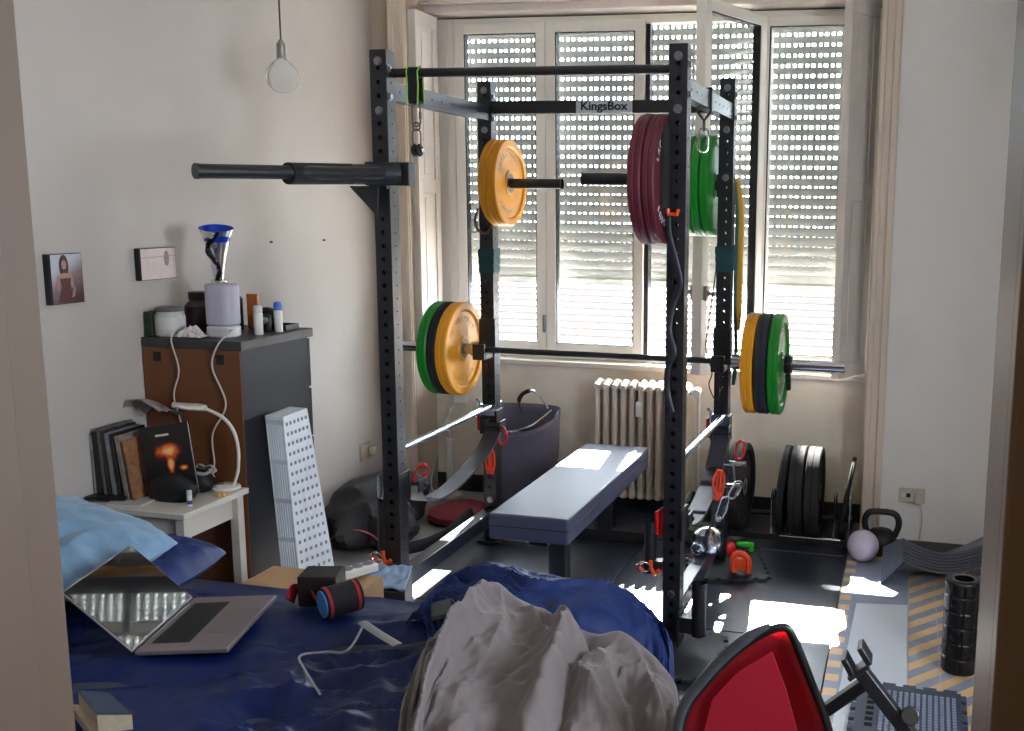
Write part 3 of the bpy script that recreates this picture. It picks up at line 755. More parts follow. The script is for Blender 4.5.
# ================================================================= GREY SHOPPING BAG
bagm = mat('grey_fabric', rgb(88, 84, 100), .8, var=.06, vscale=25, bump=.3, bscale=300, sheen=.2)
bg_ = thing('storage_bag', 'dark grey fabric shopping bag with curved metal handles below the window sill', 'bag', (-.02, 1.5, .012))
def bagf(inner):
    w = MB(); N = 40; M_ = 14
    rings = []
    for j in range(M_ + 1):
        t = j / M_; z = .014 + t * .53
        rx = .175 + .03 * t; ry = .10 + .06 * t; ring = []
        for i in range(N):
            a = 2 * pi * i / N; e = .75
            cx_, sy_ = cos(a), sin(a)
            x = rx * abs(cx_) ** e * (1 if cx_ > 0 else -1); y = ry * abs(sy_) ** e * (1 if sy_ > 0 else -1)
            wv = 1 + .02 * MN.noise(V((x * 12, y * 12, z * 7)))
            top = -.06 * (1 - abs(cx_) ** 2) * sm(.6, 1, t) if sy_ < 0 else .03 * sm(.6, 1, t)
            ring.append(w.bm.verts.new((x * wv * (.97 if inner else 1) - .045, 1.50 + y * wv * (.95 if inner else 1), z + top)))
        rings.append(ring)
    for a, b in zip(rings[:-1], rings[1:]): w.bridge(a, b)
    w.face(rings[0][::-1]); return w
obj('body', bagf(False), bagm, bg_, world=True, solid=.004)
w = MB(); w.tube(spline([(-.225, 1.44, .56), (-.155, 1.36, .50), (-.045, 1.338, .485), (.065, 1.37, .52), (.14, 1.46, .585)], 8), .005, 8)
obj('rim_wire', w, chrome, bg_, world=True)
w = MB(); pts = spline([at(u, v, 'y', y_) for u, v, y_ in ((523, 414, 1.62), (519, 401, 1.60), (524, 393, 1.57), (533, 391, 1.54), (542, 398, 1.50), (548, 409, 1.47))], 8)
obj('handle', MB().tube(pts, .007, 8), chrome, bg_, world=True); obj('grip', MB().tube(pts[8:22], .012, 10), blackrub, bg_, world=True)
obj('side_seam', MB().tube([(.0, 1.336, .50), (.02, 1.348, .35), (.045, 1.373, .15), (.05, 1.383, .03)], .0025, 6), bagm, bg_, world=True)

# ================================================================= DRESSER
brownb = mat('brown_hardboard', rgb(112, 66, 38), .6, var=.07, vscale=4)
blackl = mat('black_brown_laminate', rgb(27, 29, 38), .5, var=.08, vscale=6, spec=.35)
DX0, DX1, DY0, DY1, DZ = XL + .005, -.47, -.235, .215, 1.145
dr = thing('dresser', 'tall black dresser with a brown hardboard back against the left wall', 'dresser', (-.68, 0, 0))
obj('top_panel', MB().bb(DX0, DX1 + .01, DY0 - .004, DY1 + .012, DZ - .035, DZ), mat('dark_grey_wood_top', rgb(58, 56, 58), .45, var=.25, vscale=14), dr, world=True, bevel=.002)
w = MB(); w.bb(DX1 - .018, DX1, DY0 + .003, DY1 - .016, .0, DZ - .036)
obj('side_panel', w, blackl, dr, world=True, bevel=.001)
obj('side_panel', MB().bb(DX0, DX0 + .018, DY0 + .003, DY1 - .016, 0, DZ - .036), blackl, dr, world=True, bevel=.001)
bkp = obj('back_panel', MB().bb(DX0 + .001, DX1 - .001, DY0 - .002, DY0 + .003, .05, DZ - .036), brownb, dr, world=True, label='brown hardboard back panel')
for x in (-.83, -.555): obj('joint_block', MB().bb(x - .015, x + .015, DY0 - .005, DY0 - .002, DZ - .09, DZ - .055), blackplas, bkp, world=True)
for k in range(5):
    z0 = .06 + k * .21
    d = obj('drawer', MB().bb(DX0 + .002, DX1 - .001, DY1 - .015, DY1 + .003, z0, z0 + .202), blackl, dr, world=True, bevel=.002)
    obj('drawer_lip', MB().bb(DX0 + .02, DX1 - .02, DY1 + .003, DY1 + .012, z0 + .19, z0 + .2), blackl, d, world=True)
    obj('drawer_box', MB().bb(DX0 + .03, DX1 - .03, DY0 + .02, DY1 - .016, z0 + .01, z0 + .17), mat('drawer_box_grey', rgb(60, 60, 62), .6), d, world=True)

# ================================================================= LATTICE BOX leaning against the dresser
lat = thing('louvred_panel_box', 'white perforated plastic box standing on end and leaning against the black dresser', 'storage box', (-.4, .05, .012))
TL = at(283, 417, 'x', -.375); TR = at(307, 408, 'x', -.355)
BL = at(300, 580, 'x', -.345); BR = at(338, 588, 'x', -.290)
BL = TL + (BL - TL) * ((TL.z - .006) / (TL.z - BL.z)); BR = TR + (BR - TR) * ((TR.z - .006) / (TR.z - BR.z))
off = at(268, 420, 'y', TL.y - .02) - TL; off2 = V((-.070, -.012, .004))
def lp3(a, b, t): return a + (b - a) * t
whp = mat('white_perforated_plastic', rgb(236, 240, 246), .45)
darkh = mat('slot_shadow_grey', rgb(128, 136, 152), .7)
front = lambda u, v: lp3(lp3(TL, TR, u), lp3(BL, BR, u), v)
nrm = (TR - TL).cross(BL - TL).normalized()
if nrm.y > 0 : nrm = -nrm
dd = off2
w = MB(); c4 = [front(0, 1), front(1, 1), front(1, 0), front(0, 0)]
w.hexa([c4[0] + dd, c4[1] + dd, c4[1] + dd * .9, c4[0] + dd * .9, c4[3] + dd, c4[2] + dd, c4[2] + dd * .9, c4[3] + dd * .9])
w.hexa([c4[0], c4[1], c4[1] + dd * .12, c4[0] + dd * .12, c4[3], c4[2], c4[2] + dd * .12, c4[3] + dd * .12])
w.hexa([front(0, .0), front(1, 0), front(1, 0) + dd, front(0, 0) + dd, front(0, .015), front(1, .015), front(1, .015) + dd, front(0, .015) + dd])
w.hexa([front(0, .985), front(1, .985), front(1, .985) + dd, front(0, .985) + dd, front(0, 1), front(1, 1), front(1, 1) + dd, front(0, 1) + dd])
fo = obj('frame', w, whp, lat, world=True)
h = MB()
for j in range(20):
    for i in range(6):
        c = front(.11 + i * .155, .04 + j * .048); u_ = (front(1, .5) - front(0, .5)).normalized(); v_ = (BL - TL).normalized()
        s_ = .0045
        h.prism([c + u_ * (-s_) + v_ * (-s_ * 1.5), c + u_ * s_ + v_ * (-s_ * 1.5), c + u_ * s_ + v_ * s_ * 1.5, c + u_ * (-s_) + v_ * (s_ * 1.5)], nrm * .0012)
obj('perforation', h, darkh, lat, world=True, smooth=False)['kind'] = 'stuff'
g_ = MB()
for j in range(5):
    v0 = .02 + j * .19
    a, b = front(0, v0), front(0, v0 + .02); g_.hexa([a, a + dd, a + dd + V((0, .006, 0)), a + V((0, .006, 0)), b, b + dd, b + dd + V((0, .006, 0)), b + V((0, .006, 0))])
for k in range(7):
    t0 = .08 + k * .13
    a, b = front(0, .0) + dd * t0, front(0, 1) + dd * t0
    g_.hexa([a, a + dd * .05, a + dd * .05 + V((0, .004, 0)), a + V((0, .004, 0)), b, b + dd * .05, b + dd * .05 + V((0, .004, 0)), b + V((0, .004, 0))])
obj('side_louvres', g_, mat('pale_grey_louvre', rgb(205, 210, 220), .5), lat, world=True)

# ================================================================= NIGHTSTAND
nsm = mat('white_table', rgb(205, 198, 188), .45, var=.04, vscale=4)
NX0, NX1, NY0, NY1, NZ = XL + .005, -.455, -.60, -.245, .585
ns = thing('bedside_table', 'small white bedside table between the bed and the dresser', 'table', (-.68, -.42, 0))
obj('tabletop', MB().bb(NX0, NX1, NY0, NY1, NZ - .022, NZ), nsm, ns, world=True, bevel=.003)
obj('apron', MB().bb(NX0 + .03, NX1 - .04, NY0 + .03, NY0 + .045, NZ - .11, NZ - .022).bb(NX0 + .03, NX1 - .04, NY1 - .045, NY1 - .03, NZ - .11, NZ - .022).bb(NX1 - .055, NX1 - .04, NY0 + .045, NY1 - .045, NZ - .11, NZ - .022).bb(NX0 + .03, NX0 + .045, NY0 + .045, NY1 - .045, NZ - .11, NZ - .022), nsm, ns, world=True)
for x in (NX0 + .015, NX1 - .05):
    for y in (NY0 + .015, NY1 - .05): obj('leg', MB().bb(x, x + .035, y, y + .035, 0, NZ - .022), nsm, ns, world=True, bevel=.002)

# ================================================================= OFFICE CHAIR (seen from behind, top of the back only)
oc = thing('office_chair', 'office chair with a red mesh back and a bare armrest bracket at the bottom edge', 'chair', (1.80, -1.75, 0))
yb = -1.5
def cp(u, v, y): return at(u, v, 'y', y)
# outline of the back in photo order, wrapped on a gently curved sheet
outl = [(681, 731), (689, 705), (705, 684), (726, 661), (750, 641), (773, 629), (785, 627)]
rim = [cp(u, v, yb + .03 * (i / 6)) for i, (u, v) in enumerate(outl)]
rgt = [cp(829, 731, yb + .06), cp(812, 684, yb + .05), cp(793, 636, yb + .035)]
# the lower half continues out of the picture
low_l = rim[0] + V((-.012, .01, -.16)); low_l2 = rim[0] + V((.02, .02, -.34)); low_r = rgt[0] + V((.03, .03, -.20)); low_r2 = rgt[0] + V((.02, .03, -.36))
loop = spline([low_l2, low_l] + rim, 4) + spline([rim[-1], rgt[2], rgt[1], rgt[0], low_r, low_r2], 4)[1:]
cen = sum((p for p in loop), V((0, 0, 0))) / len(loop)
def netmat():
    m = bpy.data.materials.new('red_mesh_fabric'); m.use_nodes = True; nt = m.node_tree; b = nt.nodes['Principled BSDF']; o = nt.nodes['Material Output']
    b.inputs['Base Color'].default_value = (*rgb(138, 12, 30), 1); b.inputs['Roughness'].default_value = .55
    t = nt.nodes.new('ShaderNodeBsdfTranslucent'); t.inputs['Color'].default_value = (*rgb(215, 20, 45), 1)
    tr = nt.nodes.new('ShaderNodeBsdfTransparent'); tr.inputs['Color'].default_value = (*rgb(225, 60, 70), 1)
    a = nt.nodes.new('ShaderNodeMixShader'); a.inputs['Fac'].default_value = .25; nt.links.new(b.outputs[0], a.inputs[1]); nt.links.new(t.outputs[0], a.inputs[2])
    c = nt.nodes.new('ShaderNodeMixShader'); c.inputs['Fac'].default_value = .10; nt.links.new(a.outputs[0], c.inputs[1]); nt.links.new(tr.outputs[0], c.inputs[2])
    nt.links.new(c.outputs[0], o.inputs['Surface']); return m
redmesh = netmat()
w = MB(); N_ = len(loop); rings = []
for s_ in (0, .25, .5, .75, 1):
    if s_ == 0: rings.append([w.bm.verts.new(cen + V((0, .035, 0)))])
    else: rings.append([w.bm.verts.new(cen + (p - cen) * s_ + V((0, .035 * (1 - s_ ** 2), 0))) for p in loop])
for i in range(N_): w.face((rings[0][0], rings[1][i], rings[1][(i + 1) % N_]))
for a, b in zip(rings[1:-1], rings[2:]): w.bridge(a, b)
obj('mesh_back', w, redmesh, oc, world=True, solid=.004)
w = MB()
obj('back_frame', w.tube(loop, .009, 10, closed=True), blackplas, oc, world=True)
w = MB().tube([p + V((-.006, -.0, .006)) for p in spline([low_l] + rim[:6], 6)], [.013] * 31 + [.012, .011, .010, .009, .008, .007], 12)
obj('frame_rim', w, mat('grey_rim_plastic', rgb(70, 72, 80), .3), oc, world=True, label='glossy grey outer rim')
# inner lumbar panel seen through the mesh
iv = [cp(u, v, yb + .006) for u, v in ((694, 770), (712, 700), (738, 672), (772, 652), (786, 690), (808, 770))]
w = MB().prism(iv, (0, .003, 0)); obj('lumbar_panel', w, mat('pale_red_panel', rgb(168, 26, 50), .5), oc, world=True, label='paler red lumbar panel')
# armrest support without its pad
ya = -1.46
w = MB()
def bar(w, a, b, wd, th):
    a, b = V(a), V(b); d = (b - a).normalized(); n = V((0, 1, 0)); s = d.cross(n).normalized()
    w.hexa([a - s * wd / 2 - n * th / 2, a + s * wd / 2 - n * th / 2, a + s * wd / 2 + n * th / 2, a - s * wd / 2 + n * th / 2,
            b - s * wd / 2 - n * th / 2, b + s * wd / 2 - n * th / 2, b + s * wd / 2 + n * th / 2, b - s * wd / 2 + n * th / 2])
A0 = cp(858, 667, ya); A1 = cp(918, 745, ya)
bar(w, A0, A1 + (A1 - A0) * .2, .030, .03); bar(w, cp(826, 710, ya + .03), cp(872, 678, ya), .026, .026)
w.cyl(cp(910, 716, ya - .03), cp(910, 716, ya + .03), .02, 14)
ar = obj('arm_support', w, black_steel, oc, world=True, bevel=.003)
w = MB(); bar(w, cp(849, 676, ya), cp(869, 662, ya), .010, .045); bar(w, cp(853, 672, ya), cp(844, 655, ya), .013, .05); bar(w, cp(870, 661, ya), cp(860, 644, ya), .013, .05)
obj('arm_bracket', w, black_steel, ar, world=True, bevel=.002)
# seat, column and five-star base out of the picture below
w = soft_box(1.57, 2.03, -2.08, -1.62, .43, .50, .03); obj('seat', w, mat('black_seat_fabric', rgb(30, 30, 34), .85), oc, world=True)
w = MB(); bar(w, A1 + (A1 - A0) * .15, (2.0, -1.8, .42), .03, .03); w.bb(1.98, 2.02, -1.84, -1.78, .41, .44)
obj('arm_bracket_lower', w, black_steel, oc, world=True)
obj('back_stem', MB().tube([(1.70, -1.40, .50), (1.72, -1.44, .40), (1.77, -1.60, .40)], .018, 10), black_steel, oc, world=True)
obj('gas_column', MB().cyl((1.80, -1.85, .10), (1.80, -1.85, .43), .025, 16), chrome, oc, world=True)
for k in range(5):
    a = 2 * pi * k / 5 + .3; e = V((1.80 + .28 * cos(a), -1.85 + .28 * sin(a), .07))
    l = obj('base_leg', MB().tube([(1.80, -1.85, .11), e], [.025, .016], 10), blackplas, oc, world=True)
    obj('castor', MB().cyl(e + V((0, -.02, -.035)), e + V((0, .02, -.035)), .026, 16), blackplas, l, world=True)
# ================================================================= BED
def nz(x, y, z=0): return MN.noise(V((x, y, z)))
def ridge(x, y, z=0, o=3):
    s = 0; a = 1; f = 1
    for i in range(o): s += a * (1 - abs(MN.noise(V((x * f, y * f, z + i * 7)))) * 2.2); a *= .5; f *= 2.1
    return s / 1.75
bed = thing('bed', 'low bed with a rumpled navy sheet in front of the rack', 'bed', (.15, -1.6, 0))
BX0, BX1, BY0, BY1, BZT = XL + .01, 1.16, -2.28, -.74, .44
obj('frame', MB().bb(BX0, BX1 - .02, BY0, BY1 - .0, .16, .24), mat('bed_frame_dark', rgb(40, 36, 34), .6), bed, world=True, bevel=.005)
for x in (BX0 + .05, BX1 - .1):
    for y in (BY0 + .05, BY1 - .07): obj('leg', MB().bb(x, x + .05, y, y + .05, 0, .16), MATS['bed_frame_dark'], bed, world=True)
obj('mattress', soft_box(BX0 + .01, BX1 - .03, BY0, BY1 - .03, .241, BZT - .02, .03), mat('mattress_ticking', rgb(60, 66, 82), .8), bed, world=True)
def clothmat(name, col, rough, sheen, spec=.5, weave=900):
    return mat(name, col, rough, sheen=sheen, spec=spec, var=.05, vscale=30, bump=.15, bscale=weave)
sheetm = clothmat('navy_satin_sheet', rgb(7, 30, 84), .42, .0, .32)
def sheetz(x, y):
    z = BZT + .012
    w_ = nz(x * 1.3 + 5, y * 1.3) * .5
    # long folds running roughly left-right, fading towards the tidy far edge
    k = sm(-.80, -1.15, y)
    lay = 1
    for (cx_, cy_, rx_, ry_) in ((.07, -1.16, .25, .27), (.17, -1.66, .26, .22), (.12, -.80, .20, .14), (.30, -1.0, .16, .16)):   # flattened where things lie
        lay = min(lay, sm(.7, 1.35, sqrt(((x - cx_) / rx_) ** 2 + ((y - cy_) / ry_) ** 2)))
    k *= .06 + .94 * lay
    z += k * .085 * (ridge(x * 1.6 + w_, y * 4.6 - x * 1.6 + w_ * 2.0, 1.3, 3) - .55)
    z += k * .038 * (ridge(x * 5.5, y * 7 + x * 2, 4.2, 2) - .55)
    z -= .035 * sm(-.98, -.74, y)
    z += (1 - k) * .010 * ridge(x * 9, y * 4, 2.2, 2) * sm(.1, .5, x)
    return z
w = MB(); nx_, ny_ = 230, 170
def shf(u, v):
    x = BX0 + .0 + u * (BX1 - BX0 + .16); y = BY0 - .02 + v * (BY1 - BY0 + .16)
    ex = max(0, x - BX1); ey = max(0, y - BY1)
    z = sheetz(min(x, BX1), min(y, BY1))
    if ex or ey:
        e = max(ex, ey); zz = -e * 2.0 - .0; z += zz
        x = min(x, BX1 + .02 * sm(0, .04, ex) + .012 * nz(y * 14, 3)); y = min(y, BY1 + .02 * sm(0, .04, ey) + .012 * nz(x * 14, 9))
    return (x, y, z)
w.grid(shf, nx_, ny_)
sh = obj('sheet', w, sheetm, bed, world=True, fix=False, solid=.002)

# pillows
def pillow(name, c, L, W_, T, rot, m, seed, label, cat='pillow', tilt=(0, 0)):
    w = MB(); N = 44
    def pf(sgn):
        def f(u, v):
            a, b = u * 2 - 1, v * 2 - 1
            e = max(0, (1 - abs(a) ** 2.6) * (1 - abs(b) ** 2.6)) ** .42
            px = a * L / 2 * (1 - .07 * b * b); py = b * W_ / 2 * (1 - .07 * a * a)
            wr = .028 * ridge(a * 2.4 + seed, b * 2.0, seed, 3) * (e ** .7) * (1 if sgn > 0 else .2)
            return (px, py, sgn * T / 2 * e * (1 if sgn > 0 else .8) + wr * 1.0)
        return f
    w.grid(pf(1), N, N); w.grid(pf(-1), N, N)
    bmesh.ops.remove_doubles(w.bm, verts=w.bm.verts, dist=.0008)
    o = obj(name, w, m, None); o.location = c; o.rotation_euler = (tilt[0], tilt[1], rot)
    return tag(o, label, cat)
lb = clothmat('pale_blue_cotton', rgb(120, 158, 190), .75, .3)
pillow('pillow', (-.49, -.93, .505), .62, .46, .13, .10, mat('navy_cotton', rgb(14, 40, 100), .6), 3.1, 'navy blue pillow lying flat beneath the light blue one', tilt=(0, .02))
pillow('pillow', (-.585, -1.04, .60), .60, .50, .15, -.12, lb, 8.4, 'crumpled light blue pillow on top at the head of the bed', tilt=(.08, .14))

# navy duvet heaped over the far right corner of the bed
def curve_at(tab, ax, vals):
    return [at(u, v, ax, q) for (u, v), q in zip(tab, vals)]
def catmull(P, s):
    n = len(P) - 1; x = min(max(s, 0), .99999) * n; i = int(x); t = x - i
    a = P[max(i - 1, 0)]; b = P[i]; c = P[i + 1]; d = P[min(i + 2, n)]
    return .5 * ((2 * b) + (c - a) * t + (2 * a - 5 * b + 4 * c - d) * t * t + (3 * b - a - 3 * c + d) * t ** 3)
far = curve_at([(432, 606), (450, 592), (470, 580), (500, 572), (530, 572), (560, 578), (600, 588), (635, 600), (660, 622), (672, 650), (672, 690)], 'y',
               [-.86, -.82, -.80, -.80, -.80, -.80, -.80, -.80, -.84, -.92, -1.02])
def duv(u, v):
    p = catmull(far, u); n = catmull(far, min(1, u + .02)) - catmull(far, max(0, u - .02)); n.normalize()
    dep = v * (.14 + .40 * sm(.05, .5, u))
    # towards the camera the heap first swells then sinks onto the mattress
    floorz = BZT + .03 if p.x < BX1 - .03 else max(.05, BZT + .03 - (p.x - BX1 + .03) * 1.8)
    h = max(p.z - floorz, -.05)
    z = floorz + h * (cos(min(1, v * 1.15) * pi) * .5 + .5) + .028 * sin(min(1, v * 1.6) * pi)
    edge = sm(0, .06, v) * sm(0, .05, u) * sm(0, .05, 1 - u)
    # folds sweeping from the top left down to the right end
    wv = nz(u * 5 + 2, v * 4) * 2.2
    f1 = ridge(v * 5.0 - u * 1.5 + wv * .6, u * 1.1 + 3, 2.7, 2)
    f2 = ridge(v * 11 - u * 4 + wv, u * 3.0, 5.1, 2)
    f3 = ridge(v * 16 + u * 7 + wv * 1.5, u * 9 - v * 3, 9.1, 2)
    d = edge * (.048 * (f1 - .3) + .024 * (f2 - .4) + .012 * (f3 - .4))
    return (p.x + dep * (-.10 + .12 * u) + n.z * -.0, p.y - dep, z + d)
dm = clothmat('navy_duvet_cotton', rgb(10, 38, 94), .6, .0, .4)
w = MB().grid(duv, 170, 90)
# turned-down far side so the heap has a back
w.grid(lambda u, v: (lambda p, q: (q[0], q[1] + .015 * sin(v * pi / 2) + .03 * v * v, q[2] - v * (q[2] - max(.30 if q[0] < BX1 else .02, q[2] - .22))))(catmull(far, u), duv(u, 0)), 170, 14)
bmesh.ops.remove_doubles(w.bm, verts=w.bm.verts, dist=.0006)
du = obj('duvet', w, dm, None, solid=.006, world=True, loc=(.95, -1.0, .5)); tag(du, 'navy blue duvet bunched up over the foot of the bed behind the grey blanket', 'duvet')

# grey blanket crumpled in front of it
rid = curve_at([(398, 740), (404, 700), (420, 662), (440, 630), (466, 606), (493, 583), (516, 598), (545, 612), (575, 628), (598, 635), (620, 632), (640, 645), (660, 664), (676, 690), (674, 731)], 'y',
               [-1.62, -1.50, -1.34, -1.22, -1.10, -1.04, -1.04, -1.06, -1.08, -1.10, -1.10, -1.12, -1.18, -1.26, -1.42])
def blk(u, v):
    p = catmull(rid, u)
    L = .95 if .2 < u < 1.1 else .95
    dep = (v ** 1.15) * (.95 - .45 * sm(.35, 0, u))
    floorz = BZT + .045 if p.x < BX1 else max(.06, BZT + .045 - (p.x - BX1) * 1.3)
    h = p.z - floorz
    z = floorz + h * (1 - sm(0, .95, v)) + .045 * sin(min(1, v * 1.3) * pi) * sm(0, .2, u)
    x = p.x + dep * (.62 * (1 - sm(0, .45, u)) + .05 * (1 - u)); y = p.y - dep
    # creases fan out from the peak
    du_, dv_ = (u - .36) * 1.3, v + .10
    th = atan2(du_, dv_); r_ = sqrt(du_ * du_ + dv_ * dv_)
    wv = nz(u * 2.2 + 9, v * 2.6, 3) * .9
    g = 1 - abs(sin(th * 3.3 + wv * 1.6 + .5)) ** .8
    g2 = 1 - abs(sin(th * 8.5 + wv * 3 + 1.2)) ** .9
    cr = ridge(u * 4.5 + wv, v * 3.2 + u * 3, 8.2, 3)
    e = sm(0, .12, v)
    z += e * (.075 * (g - .45) * min(1, r_ * 2.2) + .032 * (g2 - .4) * min(1, r_ * 1.8) + .045 * (cr - .5) + .022 * (ridge(u * 13 + wv * 2, v * 8, 3.3, 2) - .5))
    # one deep hanging fold down the middle
    q = u - (.56 + .10 * v); z += e * .055 * math.exp(-(q / .030) ** 2) - e * .045 * math.exp(-((q - .055) / .03) ** 2)
    q = u - (.16 + .05 * v); z += e * .035 * math.exp(-(q / .03) ** 2)
    return (x + .012 * g2 * e, y, z)
blm = clothmat('taupe_cotton_blanket', rgb(112, 104, 105), .85, .2, .3)
w = MB().grid(blk, 220, 170)
w.grid(lambda u, v: (lambda q: (q[0], q[1] + .02 * sin(v * pi / 2) + .03 * v, q[2] - v * min(.12, max(.02, q[2] - .1))))(blk(u, 0)), 220, 8)
bmesh.ops.remove_doubles(w.bm, verts=w.bm.verts, dist=.0006)
bl = obj('blanket', w, blm, None, solid=.005, world=True, loc=(1.1, -1.5, .5)); tag(bl, 'crumpled taupe grey blanket heaped on the foot of the bed', 'blanket')

# ================================================================= LAPTOP
hL = V((-.0005, -1.3609, .4724))
ux = V((-.2498, .9681, .0206)).normalized(); wid = .357; dpt = .246
fy = V((.9676, .2488, .0423)); fy = (fy - ux * fy.dot(ux)).normalized()
upn = fy.cross(ux); upn = upn if upn.z > 0 else -upn
lp = thing('laptop', 'open silver laptop with a black screen resting on the navy sheet', 'laptop', tuple(hL))
alum = mat('grey_aluminium', rgb(150, 140, 142), .42, .6)
def lpt(a, b, c): return hL + ux * a + fy * b + upn * c
def lbox(w, a0, a1, b0, b1, c0, c1): return w.hexa([lpt(a0, b0, c0), lpt(a1, b0, c0), lpt(a1, b1, c0), lpt(a0, b1, c0), lpt(a0, b0, c1), lpt(a1, b0, c1), lpt(a1, b1, c1), lpt(a0, b1, c1)])
obj('base', lbox(MB(), 0, wid, 0, dpt, -.010, .004), alum, lp, world=True, bevel=.003)
kb = obj('keyboard', lbox(MB(), .045, wid - .045, .022, .125, .0042, .0046), blackplas, lp, world=True)
w = MB()
for r in range(6):
    nk = 14 if r < 5 else 8; 
    for k in range(nk):
        kw = (wid - .094) / nk; a0 = .047 + k * kw; b0 = .0235 + r * .0168
        if r == 5:
            pass
        lbox(w, a0 + .001, a0 + kw - .001, b0 + .001, b0 + (.0158 if r else .0145), .0047, .0058)
obj('keys', w, mat('key_black', rgb(28, 28, 30), .5), kb, world=True, smooth=False)['kind'] = 'stuff'
obj('trackpad', lbox(MB(), .10, wid - .10, .138, .236, .0042, .0046), mat('trackpad_grey', rgb(138, 130, 132), .35, .5), lp, world=True)
ld = V((-.1699, -.0475, .1715)); ld = (ld - ux * ld.dot(ux)).normalized()
ln = ux.cross(ld)
if ln.dot(CAMP - hL) < 0: ln = -ln
def lidp(a, b, c): return hL + ux * a + ld * b + ln * c
def lidbox(w, a0, a1, b0, b1, c0, c1): return w.hexa([lidp(a0, b0, c0), lidp(a1, b0, c0), lidp(a1, b1, c0), lidp(a0, b1, c0), lidp(a0, b0, c1), lidp(a1, b0, c1), lidp(a1, b1, c1), lidp(a0, b1, c1)])
obj('lid', lidbox(MB(), 0, wid, .006, dpt, -.005, 0), alum, lp, world=True, bevel=.002)
obj('screen', lidbox(MB(), .004, wid - .004, .012, dpt - .004, .0003, .0010), mat('screen_glass', rgb(6, 6, 9), .03, spec=1, coat=1), lp, world=True, smooth=False, label='glossy black screen mirroring the window blind')
obj('hinge', MB().cyl(lpt(.04, .002, .003), lpt(wid - .04, .002, .003), .0045, 12), blackplas, lp, world=True)

# ================================================================= THINGS ON THE BED
paper = mat('cream_paper', rgb(196, 182, 155), .8, var=.08, vscale=60)
coverm = mat('slate_blue_cover', rgb(52, 66, 88), .55)
bk = thing('paperback', 'cream paged paperback with a slate blue cover splayed open at the left door casing', 'book', tuple(at(92, 712, 'z', 0.470)))
def slab(w, pts, th):     # pts 4 corners, th thickness vector up
    return w.hexa(pts + [p + V((0, 0, th)) for p in pts])
q = [at(82, 705, 'z', 0.500), at(68, 693, 'z', 0.500), at(98, 690, 'z', 0.500), at(131, 715, 'z', 0.500)]
a, b, c, d = at(97, 715, 'z', 0.525), at(78, 691, 'z', 0.525), at(109, 694, 'z', 0.525), at(132, 715, 'z', 0.515)
w = MB(); w.hexa([a + V((0, 0, -.045)), b + V((0, 0, -.04)), c + V((0, 0, -.04)), d + V((0, 0, -.035)), a, b, c, d]); obj('pages', w, paper, bk, world=True)
w = MB(); w.hexa([p + V((0, 0, .0008)) for p in (a, b, c, d)] + [p + V((0, 0, .003)) for p in (a, b, c, d)]); obj('cover', w, coverm, bk, world=True)
a2, b2, c2, d2 = at(90, 731, 'z', 0.485), at(70, 704, 'z', 0.485), at(95, 706, 'z', 0.485), at(112, 731, 'z', 0.485)
w = MB(); w.hexa([a2 + V((0, 0, -.022)), b2 + V((0, 0, -.022)), c2 + V((0, 0, -.022)), d2 + V((0, 0, -.022)), a2, b2, c2, d2]); obj('lower_pages', w, paper, bk, world=True)
# black box, straps and wrapped bands
def upbox(name, u0, v0, u1, z0, z1, dep, m, label, cat, rz=0, grp=None, bevel=.004):
    p0 = at(u0, v0, 'z', z0); p1 = at(u1, v0, 'z', z0); L = (p1 - p0).length
    w = MB().bb(0, L, 0, dep, 0, z1 - z0)
    o = obj(name, w, m, None, bevel=bevel); o.location = p0; o.rotation_euler = (0, 0, atan2(p1.y - p0.y, p1.x - p0.x) + rz)
    return tag(o, label, cat, grp)
upbox('cup_box', 298, 607, 337, .450, .545, .10, mat('black_card', rgb(22, 13, 16), .7), 'small black box standing open on the sheet beside the red strap', 'box')
wm = mat('black_elastic', rgb(26, 22, 28), .85, bump=.4, bscale=300); redw = mat('red_elastic', rgb(170, 32, 38), .8)
p0 = at(330, 610, 'z', 0.490); 
wr = thing('wrist_wrap', 'black wrist wrap with red stripes rolled up on the sheet', 'wrist wrap', tuple(p0))
dirx = V((.55, .75, 0.05)).normalized()
ctr = p0 + V((-.02, 0, .016))
obj('roll', MB().cyl(ctr, ctr + dirx * .105, .047, 28), wm, wr, world=True)
for t0 in (.004, .088): obj('red_stripe', MB().cyl(ctr + dirx * t0, ctr + dirx * (t0 + .008), .048, 28), redw, wr, world=True, label='red stripe')
obj('blue_lining', MB().cyl(ctr - dirx * .006, ctr - dirx * .001, .040, 24), mat('bright_blue_fabric', rgb(70, 140, 215), .8), wr, world=True, label='bright blue lining')
c = obj('red_strap', MB().tube(spline([at(290, 601, 'z', 0.465), at(296, 588, 'z', 0.495), at(312, 592, 'z', 0.490), at(318, 603, 'z', 0.475), at(330, 600, 'z', 0.490), at(346, 588, 'z', 0.530)], 6), .022, 8, flat=.14, up=(0, 1, .3)), redw, None, world=True, loc=tuple(at(296, 595, 'z', 0.465)))
tag(c, 'dark red fabric strap trailing between the black box and the wrist wrap', 'strap')
c = obj('charging_cable', MB().tube(spline([at(365, 622, 'z', 0.485), at(348, 650, 'z', 0.475), at(325, 652, 'z', 0.470), at(300, 656, 'z', 0.475), at(306, 672, 'z', 0.470), at(320, 694, 'z', 0.465)], 8), .0035, 8), mat('grey_cable', rgb(160, 165, 172), .5), None, world=True, loc=tuple(at(320, 660, 'z', 0.455)))
tag(c, 'light grey cable looping across the navy sheet', 'cable')
